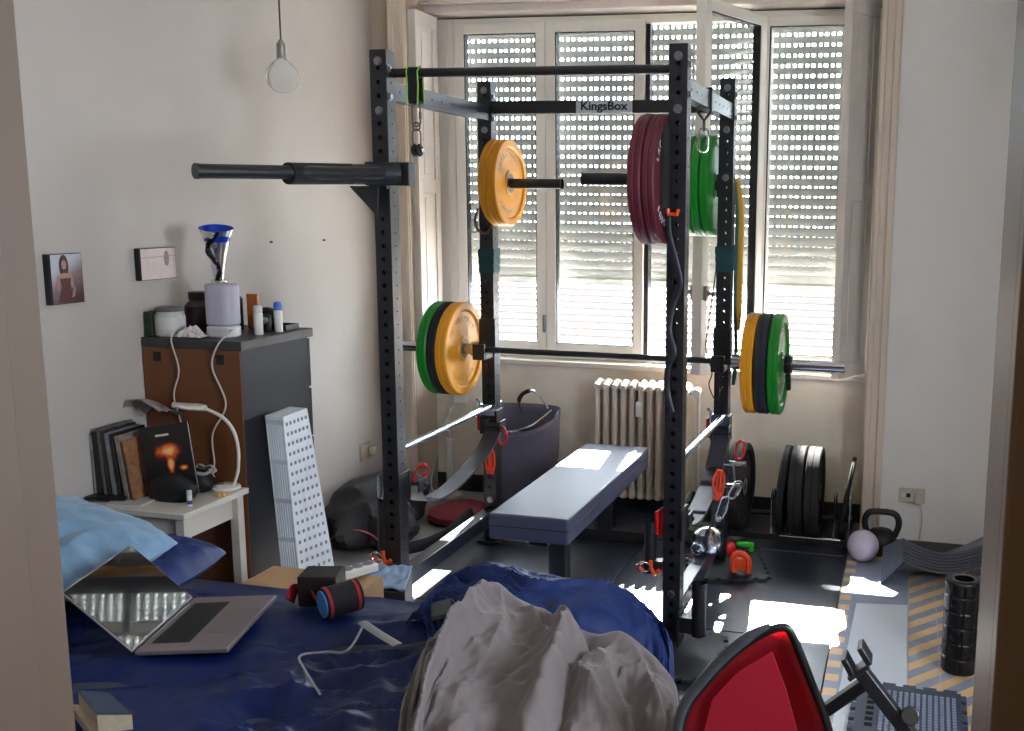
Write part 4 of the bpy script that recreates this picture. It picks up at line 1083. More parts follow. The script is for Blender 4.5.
def strip(name, tab, wd, m, label, cat, th=.003):
    P = spline([at(u, v, 'z', z) for u, v, z in tab], 6); w = MB()
    w.tube(P, wd / 2, 6, flat=th / wd * 2, up=(0, 1, 0)); o = obj(name, w, m, None, world=True, loc=tuple(P[0])); return tag(o, label, cat)
strip('velcro_strap', [(362, 622, 0.490), (378, 633, 0.485), (398, 645, 0.480)], .03, mat('silver_band', rgb(150, 155, 165), .35, .5), 'silver grey strap end lying right of the wrist wrap', 'strap')
strip('lifting_strap', [(398, 648, 0.490), (418, 645, 0.495), (438, 640, 0.500), (452, 628, 0.505)], .035, mat('charcoal_webbing', rgb(40, 42, 46), .8), 'charcoal webbing strap lying against the left edge of the grey blanket', 'strap')
nb = MB(); a, b, c, d = at(431, 621, 'z', 0.505), at(431, 607, 'z', 0.525), at(453, 602, 'z', 0.525), at(457, 616, 'z', 0.505)
nb.hexa([a, b, c, d] + [p + V((0, .002, .012)) for p in (a, b, c, d)])
o = obj('notebook', nb, mat('slate_cover', rgb(58, 68, 76), .6), None, world=True, loc=tuple(a)); tag(o, 'small slate grey notebook tucked between the duvet and the grey blanket', 'notebook')
nb = MB(); a, b, c, d = at(533, 603, 'z', 0.555), at(546, 597, 'z', 0.565), at(562, 602, 'z', 0.565), at(552, 610, 'z', 0.555)
nb.hexa([a, b, c, d] + [p + V((0, .002, .01)) for p in (a, b, c, d)])
o = obj('notebook', nb, mat('dark_brown_cover', rgb(44, 38, 34), .6), None, world=True, loc=tuple(a)); tag(o, 'small dark brown notebook on the duvet above the grey blanket', 'notebook')
# ================================================================= THINGS ON THE DRESSER
DT = DZ
def item(name, mb, m, label, cat, loc, grp=None, **k):
    o = obj(name, mb, m, None, world=True, loc=loc, **k); return tag(o, label, cat, grp)
pod = thing('speaker_lamp', 'white rounded cylinder speaker standing at the dresser corner under the trophy', 'speaker', (-.605, -.10, DT))
w = MB(); pr_ = []
def rrect(cx, cy, hx, hy, r, z, n=6):
    out = []
    for (sx, sy, a0) in ((1, 1, 0), (-1, 1, pi / 2), (-1, -1, pi), (1, -1, 3 * pi / 2)):
        for k in range(n + 1): a = a0 + pi / 2 * k / n; out.append((cx + sx * (hx - r) + r * cos(a), cy + sy * (hy - r) + r * sin(a), z))
    return out
def rbox(w, cx, cy, hx, hy, r, z0, z1, ch=.006):
    rs = [w.verts(rrect(cx, cy, hx - ch, hy - ch, max(r - ch, .002), z0)), w.verts(rrect(cx, cy, hx, hy, r, z0 + ch)), w.verts(rrect(cx, cy, hx, hy, r, z1 - ch)), w.verts(rrect(cx, cy, hx - ch, hy - ch, max(r - ch, .002), z1))]
    w.face(rs[0][::-1]); w.face(rs[-1])
    for a, b in zip(rs[:-1], rs[1:]): w.bridge(a, b)
    return w
obj('lower_body', rbox(MB(), -.612, -.13, .060, .045, .035, DT + .001, DT + .045), mat('speaker_base_white', rgb(215, 213, 215), .4), pod, world=True)
obj('upper_body', rbox(MB(), -.612, -.13, .060, .045, .035, DT + .047, DT + .205), mat('speaker_lilac_white', rgb(188, 184, 200), .5), pod, world=True, label='slightly lilac upper shell')
ZP = DT + .206
# trophy: flared cup with blue lining and a dark twisted stem ribbon
tr = thing('trophy', 'silver flared trophy cup with a bright blue inside standing on the white speaker', 'trophy', (-.625, -.13, ZP))
TX, TY = -.622, -.13
silver = mat('polished_silver', rgb(225, 223, 218), .22, 1); bluem = mat('blue_metallic', rgb(20, 60, 190), .25, .5)
w = MB(); N = 36
def cupring(R, z, tilt=0): return [w.bm.verts.new((TX + R * cos(2 * pi * i / N), TY + R * sin(2 * pi * i / N), z + tilt * cos(2 * pi * i / N + .9))) for i in range(N)]
rr = [cupring(r, ZP + z, t) for r, z, t in ((.030, .001, 0), (.031, .012, 0), (.018, .018, 0), (.021, .05, 0), (.032, .11, 0), (.045, .165, .0), (.062, .212, -.013))]
w.face(rr[0][::-1])
for a, b in zip(rr[:-1], rr[1:]): w.bridge(a, b)
obj('cup', w, silver, tr, world=True)
w = MB(); rr = [cupring(r, ZP + z, t) for r, z, t in ((.0605, .212, -.013), (.040, .150, 0), (.018, .10, 0))]
for a, b in zip(rr[:-1], rr[1:]): w.bridge(a, b)
w.face(rr[-1]); obj('blue_lining', w, bluem, tr, world=True, label='bright blue metallic lining')
w = MB()
pts = []
for k in range(28):
    t = k / 27; z = ZP + .012 + t * .185; R = .020 + .032 * t ** 1.3 + .004; a = -pi / 2 + .25 + .55 * sin(t * 7.5)
    pts.append((TX + R * cos(a), TY + R * sin(a), z))
w.tube(pts, [.006 + .004 * sin(k * .5) ** 2 for k in range(28)], 8)
obj('ribbon', w, mat('dark_chrome', rgb(40, 42, 48), .25, .9), tr, world=True, label='dark twisting ribbon ornament')
w = MB()
for t, a in ((.93, -1.25), (.72, -1.15), (.3, -1.35)):
    R = .024 + .032 * t ** 1.3; c = V((TX + R * cos(a), TY + R * sin(a), ZP + .012 + t * .185)); n_ = V((cos(a), sin(a), 0))
    obj('disc', MB().cyl(c, c + n_ * .008, .011, 18), silver if t != .72 else zinc, tr, world=True)

item('tea_box', MB().bb(-.893, -.862, -.22, -.15, DT + .001, DT + .095), mat('dark_green_card', rgb(40, 52, 34), .7, var=.3, vscale=40), 'dark green box at the wall end of the dresser top', 'box', (-.865, -.165, DT), bevel=.002)
bpy.data.objects['tea_box'].name = 'box'
jr = thing('jar', 'white plastic tub with a grey lid on the dresser', 'jar', (-.80, -.15, DT))
obj('body', MB().lathe([(0, .001), (.050, .001), (.054, .006), (.054, .080), (.046, .092), (.046, .098)], 28, (-.822, -.165, DT)), mat('milky_plastic', rgb(190, 188, 184), .45), jr, world=True)
obj('lid', MB().lathe([(.049, .096), (.050, .097), (.050, .108), (.046, .112), (0, .112)], 28, (-.822, -.165, DT)), mat('lid_grey', rgb(96, 90, 88), .5), jr, world=True)
obj('label_band', MB().lathe([(.0545, .03), (.0545, .075)], 28, (-.822, -.165, DT)), mat('label_pale', rgb(205, 203, 200), .6), jr, world=True)
w = MB().lathe([(0, .001), (.052, .001), (.055, .008), (.055, .105), (.035, .128), (.033, .132)], 28, (-.795, -.03, DT))
jb = thing('jar', 'dark supplement jar with a black screw lid behind the white tub', 'jar', (-.795, -.03, DT))
obj('body', w, mat('dark_plum_plastic', rgb(44, 26, 36), .35), jb, world=True)
obj('lid', MB().lathe([(.037, .130), (.039, .132), (.039, .158), (.036, .161), (0, .161)], 28, (-.795, -.03, DT)), blackplas, jb, world=True)
item('canister', MB().lathe([(0, .001), (.045, .001), (.048, .006), (.048, .13), (.040, .138), (0, .139)], 28, (-.715, .05, DT)), blackplas, 'black canister between the dark jar and the white speaker', 'canister', (-.715, .05, DT))
# crumpled white wrapper
w = MB()
w.grid(lambda u, v: (-.765 + u * .11, -.218 + v * .05 + .01 * nz(u * 7, v * 6), DT + .004 + .042 * sin(pi * u) ** .6 * sin(pi * v) ** .6 * (.7 + .8 * abs(nz(u * 5, v * 5, 4)))), 40, 24)
item('wrapper', w, mat('white_film', rgb(215, 208, 204), .45), 'crumpled white plastic wrapper in front of the white tub', 'wrapper', (-.71, -.19, DT), solid=.002)
item('wooden_board', MB().box((-.650, .105, DT + .074), (.05, .014, .145)), mat('warm_wood', rgb(176, 96, 44), .5, var=.15, vscale=30), 'small upright orange wooden board right of the white speaker', 'board', (-.65, .105, DT), bevel=.003)
item('speaker', MB().lathe([(0, -.025), (.03, -.025), (.045, -.012), (.045, .012), (.03, .025), (0, .025)], 24, (-.60, .12, DT + .047), 'y'), blackplas, 'small round black speaker behind the white bottle', 'speaker', (-.60, .12, DT))
b1 = thing('bottle', 'plain white bottle on the dresser top right of the speaker', 'bottle', (-.505, -.03, DT))
obj('body', MB().lathe([(0, .001), (.016, .001), (.0175, .004), (.0175, .085), (.014, .089)], 20, (-.525, -.04, DT)), offwhite, b1, world=True)
obj('cap', MB().lathe([(.0172, .089), (.0172, .113), (.014, .116), (0, .116)], 20, (-.525, -.04, DT)), mat('cap_white', rgb(200, 200, 202), .35), b1, world=True)
b2 = thing('bottle', 'slim white bottle with a blue cap near the far edge of the dresser', 'bottle', (-.50, .06, DT))
obj('body', MB().lathe([(0, .001), (.015, .001), (.0165, .004), (.0165, .085), (.014, .089)], 20, (-.505, .06, DT)), offwhite, b2, world=True)
obj('cap', MB().lathe([(.0165, .090), (.0165, .11), (.013, .122), (0, .124)], 20, (-.505, .06, DT)), mat('cap_blue', rgb(70, 120, 215), .4), b2, world=True, label='blue domed cap')
cm = thing('camera_gadget', 'small black camera with a round lens on the dresser behind the bottles', 'camera', (-.56, .04, DT))
obj('body', MB().bb(-.575, -.535, .03, .06, DT + .001, DT + .07), blackplas, cm, world=True, bevel=.006)
obj('lens', MB().lathe([(.006, -.008), (.014, -.008), (.016, 0), (.016, .01), (0, .01)], 20, (-.545, .022, DT + .048), 'y'), chrome, cm, world=True)
w = MB(); w.bb(-.66, -.50, .10, .19, DT + .001, DT + .006); w.bb(-.66, -.50, .10, .106, DT + .006, DT + .022); w.bb(-.66, -.50, .184, .19, DT + .006, DT + .022); w.bb(-.506, -.50, .106, .184, DT + .006, DT + .022)
item('tray', w, blackplas, 'flat black tray at the far end of the dresser top', 'tray', (-.58, .15, DT))
# cables
item('power_cable', MB().tube(spline([(-.56, -.165, DT + .03), (-.53, -.19, DT + .035), (-.515, -.225, DT + .03), (-.55, -.247, DT - .01), (-.585, -.245, DT - .10), (-.535, -.245, DT - .24), (-.60, -.245, DT - .36), (-.60, -.246, DT - .48), (-.63, -.245, DT - .53)], 8), .0035, 8), mat('cable_cream', rgb(205, 195, 185), .5), 'white power cable running down the brown dresser back from the speaker', 'cable', (-.58, -.24, DT))
pts = [V((-.76, -.222, DT + .02)), V((-.755, -.247, DT - .01)), V((-.73, -.246, DT - .12)), V((-.76, -.246, DT - .22)), V((-.735, -.246, DT - .33)), V((-.725, -.246, DT - .47)), V((-.68, -.25, DT - .515))]
for k in range(30): a = k * .85; pts.append(V((-.635 + .045 * cos(a) * (1 - .2 * sin(k)), -.252 - .012 * (k % 5) / 5, DT - .505 + .018 * sin(a) + .01 * sin(k * 2.1))))
item('charger_cable', MB().tube(spline(pts, 4), .003, 6), MATS['cable_cream'], 'thin white cable hanging on the dresser back and bundled in a knot at its end', 'cable', (-.74, -.24, DT))

# ================================================================= THINGS ON THE BEDSIDE TABLE
NT = NZ
lm = thing('desk_lamp', 'white gooseneck desk lamp with a flat oval head on the bedside table', 'lamp', tuple(at(226, 488, 'z', NT)))
LB = at(226, 489, 'z', NT)
lampm = mat('lamp_white', rgb(222, 216, 208), .35)
obj('base', MB().lathe([(0, .001), (.050, .001), (.054, .006), (.050, .013), (.03, .021), (.0, .023)], 32, tuple(LB)), lampm, lm, world=True)
YL = LB.y
neck = spline([LB + V((.035, 0, .018)), at(238, 470, 'y', YL), at(238, 448, 'y', YL), at(233, 430, 'y', YL - .01), at(222, 417, 'y', YL - .02), at(206, 409, 'y', YL - .03)], 8)
obj('neck', MB().tube(neck, .0065, 10), lampm, lm, world=True)
hd_a, hd_b = at(206, 408, 'y', YL - .03), at(173, 405, 'y', YL - .05)
dh = (hd_b - hd_a); Lh = dh.length; dh.normalize(); sd_ = dh.cross(V((0, 0, 1))).normalized(); uh = sd_.cross(dh)
w = MB(); rings = []
for k in range(13):
    t = k / 12; wd_ = .036 * (sin(pi * min(1, t * 1.05) ** .8) ** .6 if 0 < t < 1 else .15) + .004; c = hd_a + dh * Lh * t
    rings.append(w.verts([c + sd_ * wd_ * cos(a) + uh * .011 * sin(a) for a in [2 * pi * i / 16 for i in range(16)]]))
for a, b in zip(rings[:-1], rings[1:]): w.bridge(a, b)
w.face(rings[0][::-1]); w.face(rings[-1]); obj('lamp_head', w, lampm, lm, world=True)
obj('button', MB().lathe([(0, 0), (.014, 0), (.014, .002), (0, .003)], 20, tuple(LB + V((-.015, -.01, .0215)))), mat('button_grey', rgb(120, 116, 112), .5), lm, world=True)

# magazines leaning in a row
g = 'row of magazines and books standing on the bedside table'
X = XL + .008
specs = [(.008, .235, (150, 148, 142), 'thin pale magazine against the wall, first of the row'), (.022, .250, (26, 26, 28), 'thick black bound volume second from the wall'), (.014, .262, (90, 88, 82), 'grey mottled magazine third from the wall'),
         (.010, .255, (40, 40, 44), 'dark thin magazine in the middle of the row'), (.016, .248, (120, 120, 124), 'silvery grey spined book in the middle of the row'), (.012, .246, (24, 24, 26), 'black magazine right of the silvery book'),
         (.018, .240, (128, 120, 110), 'grey backed book leaning before the explosion magazine'), (.010, .225, (140, 96, 66), 'brown backed booklet leaning against the explosion magazine')]
yb0 = -.52
for i, (t, h, c, l) in enumerate(specs):
    lean = -.03 - .028 * i
    o = obj('magazine', MB().bb(0, t, 0, .17, 0, h), mat('spine_%d' % i, rgb(*c), .55, var=.35, vscale=45), None, bevel=.0015)
    o.location = (X, yb0, NT + .001 + 0); o.rotation_euler = (0, lean * .6, .04); tag(o, l, 'magazine', g)
    X += t + .004 + .0015 * i
# cover with an orange explosion picture, facing the camera
def explosion():
    m = bpy.data.materials.new('explosion_cover'); m.use_nodes = True; nt = m.node_tree; b = nt.nodes['Principled BSDF']; b.inputs['Roughness'].default_value = .35
    N = nt.nodes.new; L = nt.links.new
    tc = N('ShaderNodeTexCoord'); n = N('ShaderNodeTexNoise'); n.inputs['Scale'].default_value = 22; n.inputs['Detail'].default_value = 5; L(tc.outputs['Object'], n.inputs['Vector'])
    def blob(cx, cz, sx, sz):
        mp = N('ShaderNodeMapping'); mp.inputs['Location'].default_value = (-cx / sx, 0, -cz / sz); mp.inputs['Scale'].default_value = (1 / sx, 0, 1 / sz); L(tc.outputs['Object'], mp.inputs['Vector'])
        ln = N('ShaderNodeVectorMath'); ln.operation = 'LENGTH'; L(mp.outputs[0], ln.inputs[0]); return ln.outputs['Value']
    def mth(op, a, b_):
        q = N('ShaderNodeMath'); q.operation = op
        for i, v in enumerate((a, b_)):
            if isinstance(v, (int, float)): q.inputs[i].default_value = v
            else: L(v, q.inputs[i])
        return q.outputs[0]
    d = mth('MINIMUM', blob(.10, .165, .05, .032), mth('MINIMUM', blob(.105, .115, .014, .04), mth('MINIMUM', blob(.07, .07, .022, .012), blob(.15, .10, .02, .01))))
    v = mth('SUBTRACT', 1.25, d); v = mth('ADD', v, mth('MULTIPLY', mth('SUBTRACT', n.outputs['Fac'], .5), 1.6))
    r = N('ShaderNodeValToRGB'); e = r.color_ramp.elements; e[0].position = .02; e[0].color = (*rgb(22, 14, 14), 1); e[1].position = 1; e[1].color = (*rgb(255, 205, 130), 1)
    for p, c in ((.3, (90, 22, 10)), (.55, (215, 84, 22)), (.8, (245, 150, 60))): x = e.new(p); x.color = (*rgb(*c), 1)
    L(v, r.inputs['Fac']); L(r.outputs['Color'], b.inputs['Base Color']); return m
mg = obj('magazine', MB().bb(0, .19, 0, .008, 0, .262), explosion(), None, bevel=.001)
p0 = at(150, 484, 'z', NT); mg.location = (-.69, -.485, NT + .003); mg.rotation_euler = (-.10, -.17, .14)
tag(mg, 'black magazine with an orange explosion on its cover leaning before the row', 'magazine', g)
t = text_mb('DEVASTA', .012, .0003, 1.2).xf(Matrix.Translation((.085, -.0006, .222)) @ Matrix.Rotation(pi / 2, 4, 'X'))
bpy.data.objects.remove(obj('cover_title', t, whitelet, mg, smooth=False))
t = MB()
for k in range(7): t.bb(.062 + k * .0075, .0675 + k * .0075, -.0008, -.0002, .222, .230)
obj('cover_title', t, whitelet, mg, smooth=False)['kind'] = 'stuff'
# clear plastic bag draped over the magazines
w = MB(); pb = [at(u, v, 'y', -.33) for u, v in ((98, 424), (112, 412), (134, 401), (156, 403), (168, 412))]
w.grid(lambda u, v: catmull(pb, u) + V((0, .12 * v - .02, -.05 * v * v - .02 * abs(nz(u * 4, v * 4)) + .01 * sin(u * 14))), 40, 14)
fm = mat('milky_film', rgb(150, 140, 138), .45); 
item('plastic_bag', w, fm, 'milky plastic bag lying over the tops of the magazines', 'bag', tuple(pb[2]), solid=.0015)
# headphones / camera pouch
blk_ = mat('black_pouch', rgb(14, 14, 15), .6, bump=.3, bscale=120)
def blob_mesh(c, r, seed=0, amp=.15, n=28):
    w = MB(); 
    w.grid(lambda u, v: (lambda d: (c[0] + r[0] * d[0] * (1 + amp * nz(d[0] * 2 + seed, d[1] * 2, d[2] * 2)), c[1] + r[1] * d[1] * (1 + amp * nz(d[0] * 2, d[1] * 2 + seed, d[2] * 2)), max(c[2] + r[2] * d[2] * (1 + amp * nz(d[0] * 2, d[1] * 2, d[2] * 2 + seed)), c[2] - r[2] * .75)))((cos(2 * pi * u) * sin(pi * v), sin(2 * pi * u) * sin(pi * v), cos(pi * v))), n, n // 2)
    bmesh.ops.remove_doubles(w.bm, verts=w.bm.verts, dist=.0004)
    return w
pp = at(165, 500, 'z', NT)
cb_ = thing('camera_bag', 'black camera bag with a pale strap on the bedside table', 'bag', (pp.x, pp.y, NT))
obj('body', blob_mesh((pp.x + .03, pp.y + .005, NT + .045), (.10, .045, .062), 3.3), blk_, cb_, world=True)
q = at(193, 478, 'z', NT + .05); obj('flap', blob_mesh((q.x + .01, q.y, NT + .04), (.075, .05, .05), 6.3), blk_, cb_, world=True)
q = at(200, 470, 'z', NT + .085); obj('strap', MB().tube([q + V((.045 * cos(a), .03 * sin(a), .008 * sin(a * 2))) for a in [2 * pi * k / 24 for k in range(24)]], .006, 6, closed=True, flat=.4, up=(0, 0, 1)), mat('pale_strap', rgb(150, 148, 142), .6), cb_, world=True, label='pale looped strap')
q = at(190, 506, 'z', NT)
lbm = thing('lip_balm', 'small white lip balm tube at the front edge of the bedside table', 'lip balm', tuple(q))
obj('tube', MB().lathe([(0, .001), (.0085, .001), (.009, .003), (.009, .04)], 16, tuple(q)), offwhite, lbm, world=True); obj('cap', MB().lathe([(.0088, .0405), (.0088, .055), (.0075, .058), (0, .058)], 16, tuple(q)), MATS['cap_white'], lbm, world=True)
obj('print', MB().lathe([(.00915, .008), (.00915, .022)], 16, tuple(q)), mat('print_blue', rgb(60, 70, 130), .5), lbm, world=True)
for k, u in enumerate((219, 224)):
    q = at(u, 497, 'z', NT)
    item('earplug', MB().lathe([(0, .0005), (.006, .001), (.0058, .012), (.003, .016), (0, .017)], 14, tuple(q)), mat('orange_foam', rgb(238, 165, 40), .8), ('left one of the two orange foam earplugs by the lamp base', 'right one of the two orange foam earplugs by the lamp base')[k], 'earplug', tuple(q), 'foam earplugs on the bedside table')
a, b, c, d = at(78, 499, 'z', NT + .012), at(92, 484, 'z', NT + .012), at(140, 489, 'z', NT + .012), at(125, 500, 'z', NT + .012)
a.x = max(a.x, XL + .01); b.x = max(b.x, XL + .01)
item('tablet', MB().hexa([V((p.x, p.y, NT + .008)) for p in (a, b, c, d)] + [V((p.x, p.y, NT + .022)) for p in (a, b, c, d)]), blackplas, 'black tablet case lying at the wall side of the bedside table', 'tablet', tuple(a), bevel=.003)
w = MB(); a, b, c, d = at(105, 505, 'z', NT + .004), at(125, 492, 'z', NT + .004), at(165, 496, 'z', NT + .004), at(140, 506, 'z', NT + .004)
w.hexa([V((p.x, p.y, NT + .0008)) for p in (a, b, c, d)] + [V((p.x, p.y, NT + .006)) for p in (a, b, c, d)])
item('paper_stack', w, mat('white_paper', rgb(190, 186, 180), .8), 'loose white papers under the black tablet and bag', 'papers', tuple(a))

# ================================================================= WALL THINGS
def picture(y0, y1, z0, z1, m, label):
    t = thing('picture', label, 'picture', (XL, (y0 + y1) / 2, z0), group='small photo canvases on the left wall')
    obj('canvas', MB().bb(XL + .001, XL + .022, y0, y1, z0, z1), mat('canvas_black_edge', rgb(18, 16, 18), .7), t, world=True)
    return t
def tall_photo():
    m = bpy.data.materials.new('portrait_photo'); m.use_nodes = True; nt = m.node_tree; b = nt.nodes['Principled BSDF']; b.inputs['Roughness'].default_value = .45
    N = nt.nodes.new; L = nt.links.new; tc = N('ShaderNodeTexCoord')
    g = N('ShaderNodeTexGradient'); mp = N('ShaderNodeMapping'); mp.inputs['Rotation'].default_value = (0, 0, 0); L(tc.outputs['Generated'], mp.inputs['Vector'])
    sp = N('ShaderNodeSeparateXYZ'); L(tc.outputs['Generated'], sp.inputs[0])
    r = N('ShaderNodeValToRGB'); e = r.color_ramp.elements; e[0].position = .1; e[0].color = (*rgb(66, 30, 34), 1); e[1].position = .95; e[1].color = (*rgb(190, 190, 200), 1); x = e.new(.6); x.color = (*rgb(130, 105, 112), 1)
    ad = N('ShaderNodeMath'); ad.operation = 'SUBTRACT'; L(sp.outputs[2], ad.inputs[0]); ml = N('ShaderNodeMath'); ml.operation = 'MULTIPLY'; L(sp.outputs[1], ml.inputs[0]); ml.inputs[1].default_value = .45; L(ml.outputs[0], ad.inputs[1]); 
    a2 = N('ShaderNodeMath'); a2.operation = 'ADD'; a2.inputs[1].default_value = .35; L(ad.outputs[0], a2.inputs[0]); L(a2.outputs[0], r.inputs['Fac']); L(r.outputs['Color'], b.inputs['Base Color']); return m
p1 = picture(-.655, -.512, 1.305, 1.478, None, 'small portrait canvas of a long haired person in a dark red dress, nearer the door')
xf = XL + .0225
obj('print', MB().bb(XL + .022, XL + .0228, -.645, -.514, 1.307, 1.476), tall_photo(), p1, world=True)
skin = mat('photo_skin', rgb(176, 128, 116), .5); hairc = mat('photo_hair', rgb(58, 42, 44), .5); dress = mat('photo_dress', rgb(76, 26, 32), .5)
def flat(name, pts, m, par, dx=0):
    w = MB().prism([(XL + .0229 + dx, y, z) for y, z in pts], (.0006, 0, 0)); return obj(name, w, m, par, world=True, smooth=False)
def ell(cy, cz, ry, rz, n=20): return [(cy + ry * cos(2 * pi * k / n), cz + rz * sin(2 * pi * k / n)) for k in range(n)]
fgr = obj('printed_figure', MB().prism([(XL + .0229, y, z) for y, z in ell(-.592, 1.435, .020, .040)], (.0004, 0, 0)), hairc, p1, world=True, smooth=False)
flat('printed_face', ell(-.592, 1.440, .010, .016), skin, fgr, .0006)
flat('printed_shoulders', [(-.622, 1.40), (-.600, 1.412), (-.584, 1.412), (-.560, 1.402), (-.554, 1.36), (-.565, 1.36), (-.570, 1.39), (-.610, 1.39), (-.618, 1.35), (-.628, 1.355)], skin, fgr, .0006)
flat('printed_dress', [(-.613, 1.394), (-.566, 1.394), (-.572, 1.365), (-.555, 1.31), (-.625, 1.31), (-.606, 1.365)], dress, fgr, .0014)
flat('printed_arm', [(-.556, 1.36), (-.550, 1.36), (-.556, 1.33), (-.570, 1.325), (-.566, 1.332)], skin, fgr, .002)
p2 = picture(-.240, -.045, 1.360, 1.482, None, 'small pale landscape canvas with a faint figure, nearer the window')
obj('print', MB().bb(XL + .022, XL + .0228, -.232, -.047, 1.362, 1.480), mat('pale_beach_print', rgb(206, 190, 186), .5, var=.07, vscale=30), p2, world=True)
w2 = flat('printed_figure', ell(-.098, 1.440, .014, .030), mat('faint_mauve', rgb(150, 128, 132), .5), p2)
flat('printed_horizon', [(-.231, 1.447), (-.048, 1.452), (-.048, 1.449), (-.231, 1.444)], mat('faint_line', rgb(170, 145, 142), .5), p2)
for y, z in ((.596, 1.481), (1.024, 1.477)):
    item('wall_screw', MB().cyl((XL + .0005, y, z), (XL + .012, y, z), .0045, 10), mat('screw_dark', rgb(60, 54, 52), .6), ('small dark screw in the left wall, nearer the dresser' if y < .8 else 'small dark screw in the left wall, nearer the rack upright'), 'screw', (XL, y, z), 'screws left in the wall')
# pendant bulb
bu = thing('pendant_bulb', 'bare clear globe bulb hanging on a dark cord from the ceiling', 'light bulb', (-.53, .2, ZC))
obj('cord', MB().cyl((-.53, .2, 2.30), (-.53, .2, ZC - .001), .0035, 8), mat('brown_cord', rgb(70, 52, 48), .6), bu, world=True)
obj('socket', MB().lathe([(0, .145), (.008, .145), (.012, .135), (.018, .130), (.019, .075), (.017, .072), (0, .072)], 20, (-.53, .2, 2.16)), mat('socket_grey', rgb(150, 146, 140), .35, .5), bu, world=True)
obj('ceiling_rose', MB().cyl((-.53, .2, ZC - .03), (-.53, .2, ZC - .0005), .04, 20), offwhite, bu, world=True)
frost = bpy.data.materials.new('frosted_glass'); frost.use_nodes = True
b_ = frost.node_tree.nodes['Principled BSDF']; b_.inputs['Base Color'].default_value = (.95, .94, .93, 1); b_.inputs['Roughness'].default_value = .12; b_.inputs['Transmission Weight'].default_value = .75; b_.inputs['IOR'].default_value = 1.2
prof = [(.016, .074), (.020, .068), (.040, .052)] + [(.064 * cos(a), .064 * sin(a)) for a in [radians(50 - k * 10) for k in range(14)]] + [(0, -.064)]
obj('glass_globe', MB().lathe(prof, 32, (-.53, .2, 2.160)), frost, bu, world=True)
# sockets
def wallplate(name, c, n, w_, h_, label, m=offwhite):
    t = thing(name, label, 'socket', c); c = V(c)
    if n == 'x':
        obj('plate', MB().box(c + V((.005, 0, 0)), (.010, w_, h_)), m, t, world=True, bevel=.003)
    else:
        obj('plate', MB().box(c + V((0, -.005, 0)), (w_, .010, h_)), m, t, world=True, bevel=.003)
    return t
s1 = wallplate('wall_socket', (XL, 1.34, .315), 'x', .10, .09, 'beige wall socket low on the left wall beside the rack upright', mat('aged_beige_plastic', rgb(176, 160, 140), .5))
obj('plug', MB().box((XL + .03, 1.38, .315), (.035, .04, .045)), mat('plug_beige', rgb(190, 176, 160), .5), s1, world=True, bevel=.006)
c2 = at(912, 495, 'y', YW)
s2 = wallplate('wall_socket', tuple(c2), 'y', .13, .075, 'ivory double wall socket on the wall right of the window', mat('ivory_plastic', rgb(214, 205, 190), .5))
obj('switch_hole', MB().box(c2 + V((-.018, -.0105, 0)), (.02, .002, .02)), blackplas, s2, world=True)
obj('round_button', MB().cyl(c2 + V((-.043, -.0125, 0)), c2 + V((-.043, -.009, 0)), .011, 16), offwhite, s2, world=True)
obj('adapter', MB().box(c2 + V((.035, -.028, -.006)), (.045, .036, .055)), MATS['ivory_plastic'], s2, world=True, bevel=.006)
item('adapter_cable', MB().tube(spline([c2 + V((.04, -.03, -.034)), c2 + V((.055, -.02, -.10)), c2 + V((.05, -.012, -.2)), c2 + V((.03, -.02, -.3))], 6), .0025, 6), mat('cable_white', rgb(205, 205, 205), .5), 'thin white cable hanging from the socket right of the window', 'cable', tuple(c2 + V((.04, -.03, -.034))))
# ================================================================= RIGHT SIDE OF THE FLOOR
ZM = .0095
mt = thing('exercise_mat', 'plain pale blue grey exercise mat lying on the patterned tiles', 'mat', (1.92, .1, ZM))
q = [at(855, 609, 'z', ZM), at(909, 609, 'z', ZM)]
w = MB().hexa([V((1.775, -1.3, ZM)), V((2.03, -1.3, ZM)), V((2.03, .655, ZM)), V((1.815, .62, ZM))] + [V((1.775, -1.3, ZM + .006)), V((2.03, -1.3, ZM + .006)), V((2.03, .655, ZM + .006)), V((1.815, .62, ZM + .006))])
obj('surface', w, mat('pale_mat', rgb(216, 224, 236), .5, bump=.15, bscale=300), mt, world=True, bevel=.002)
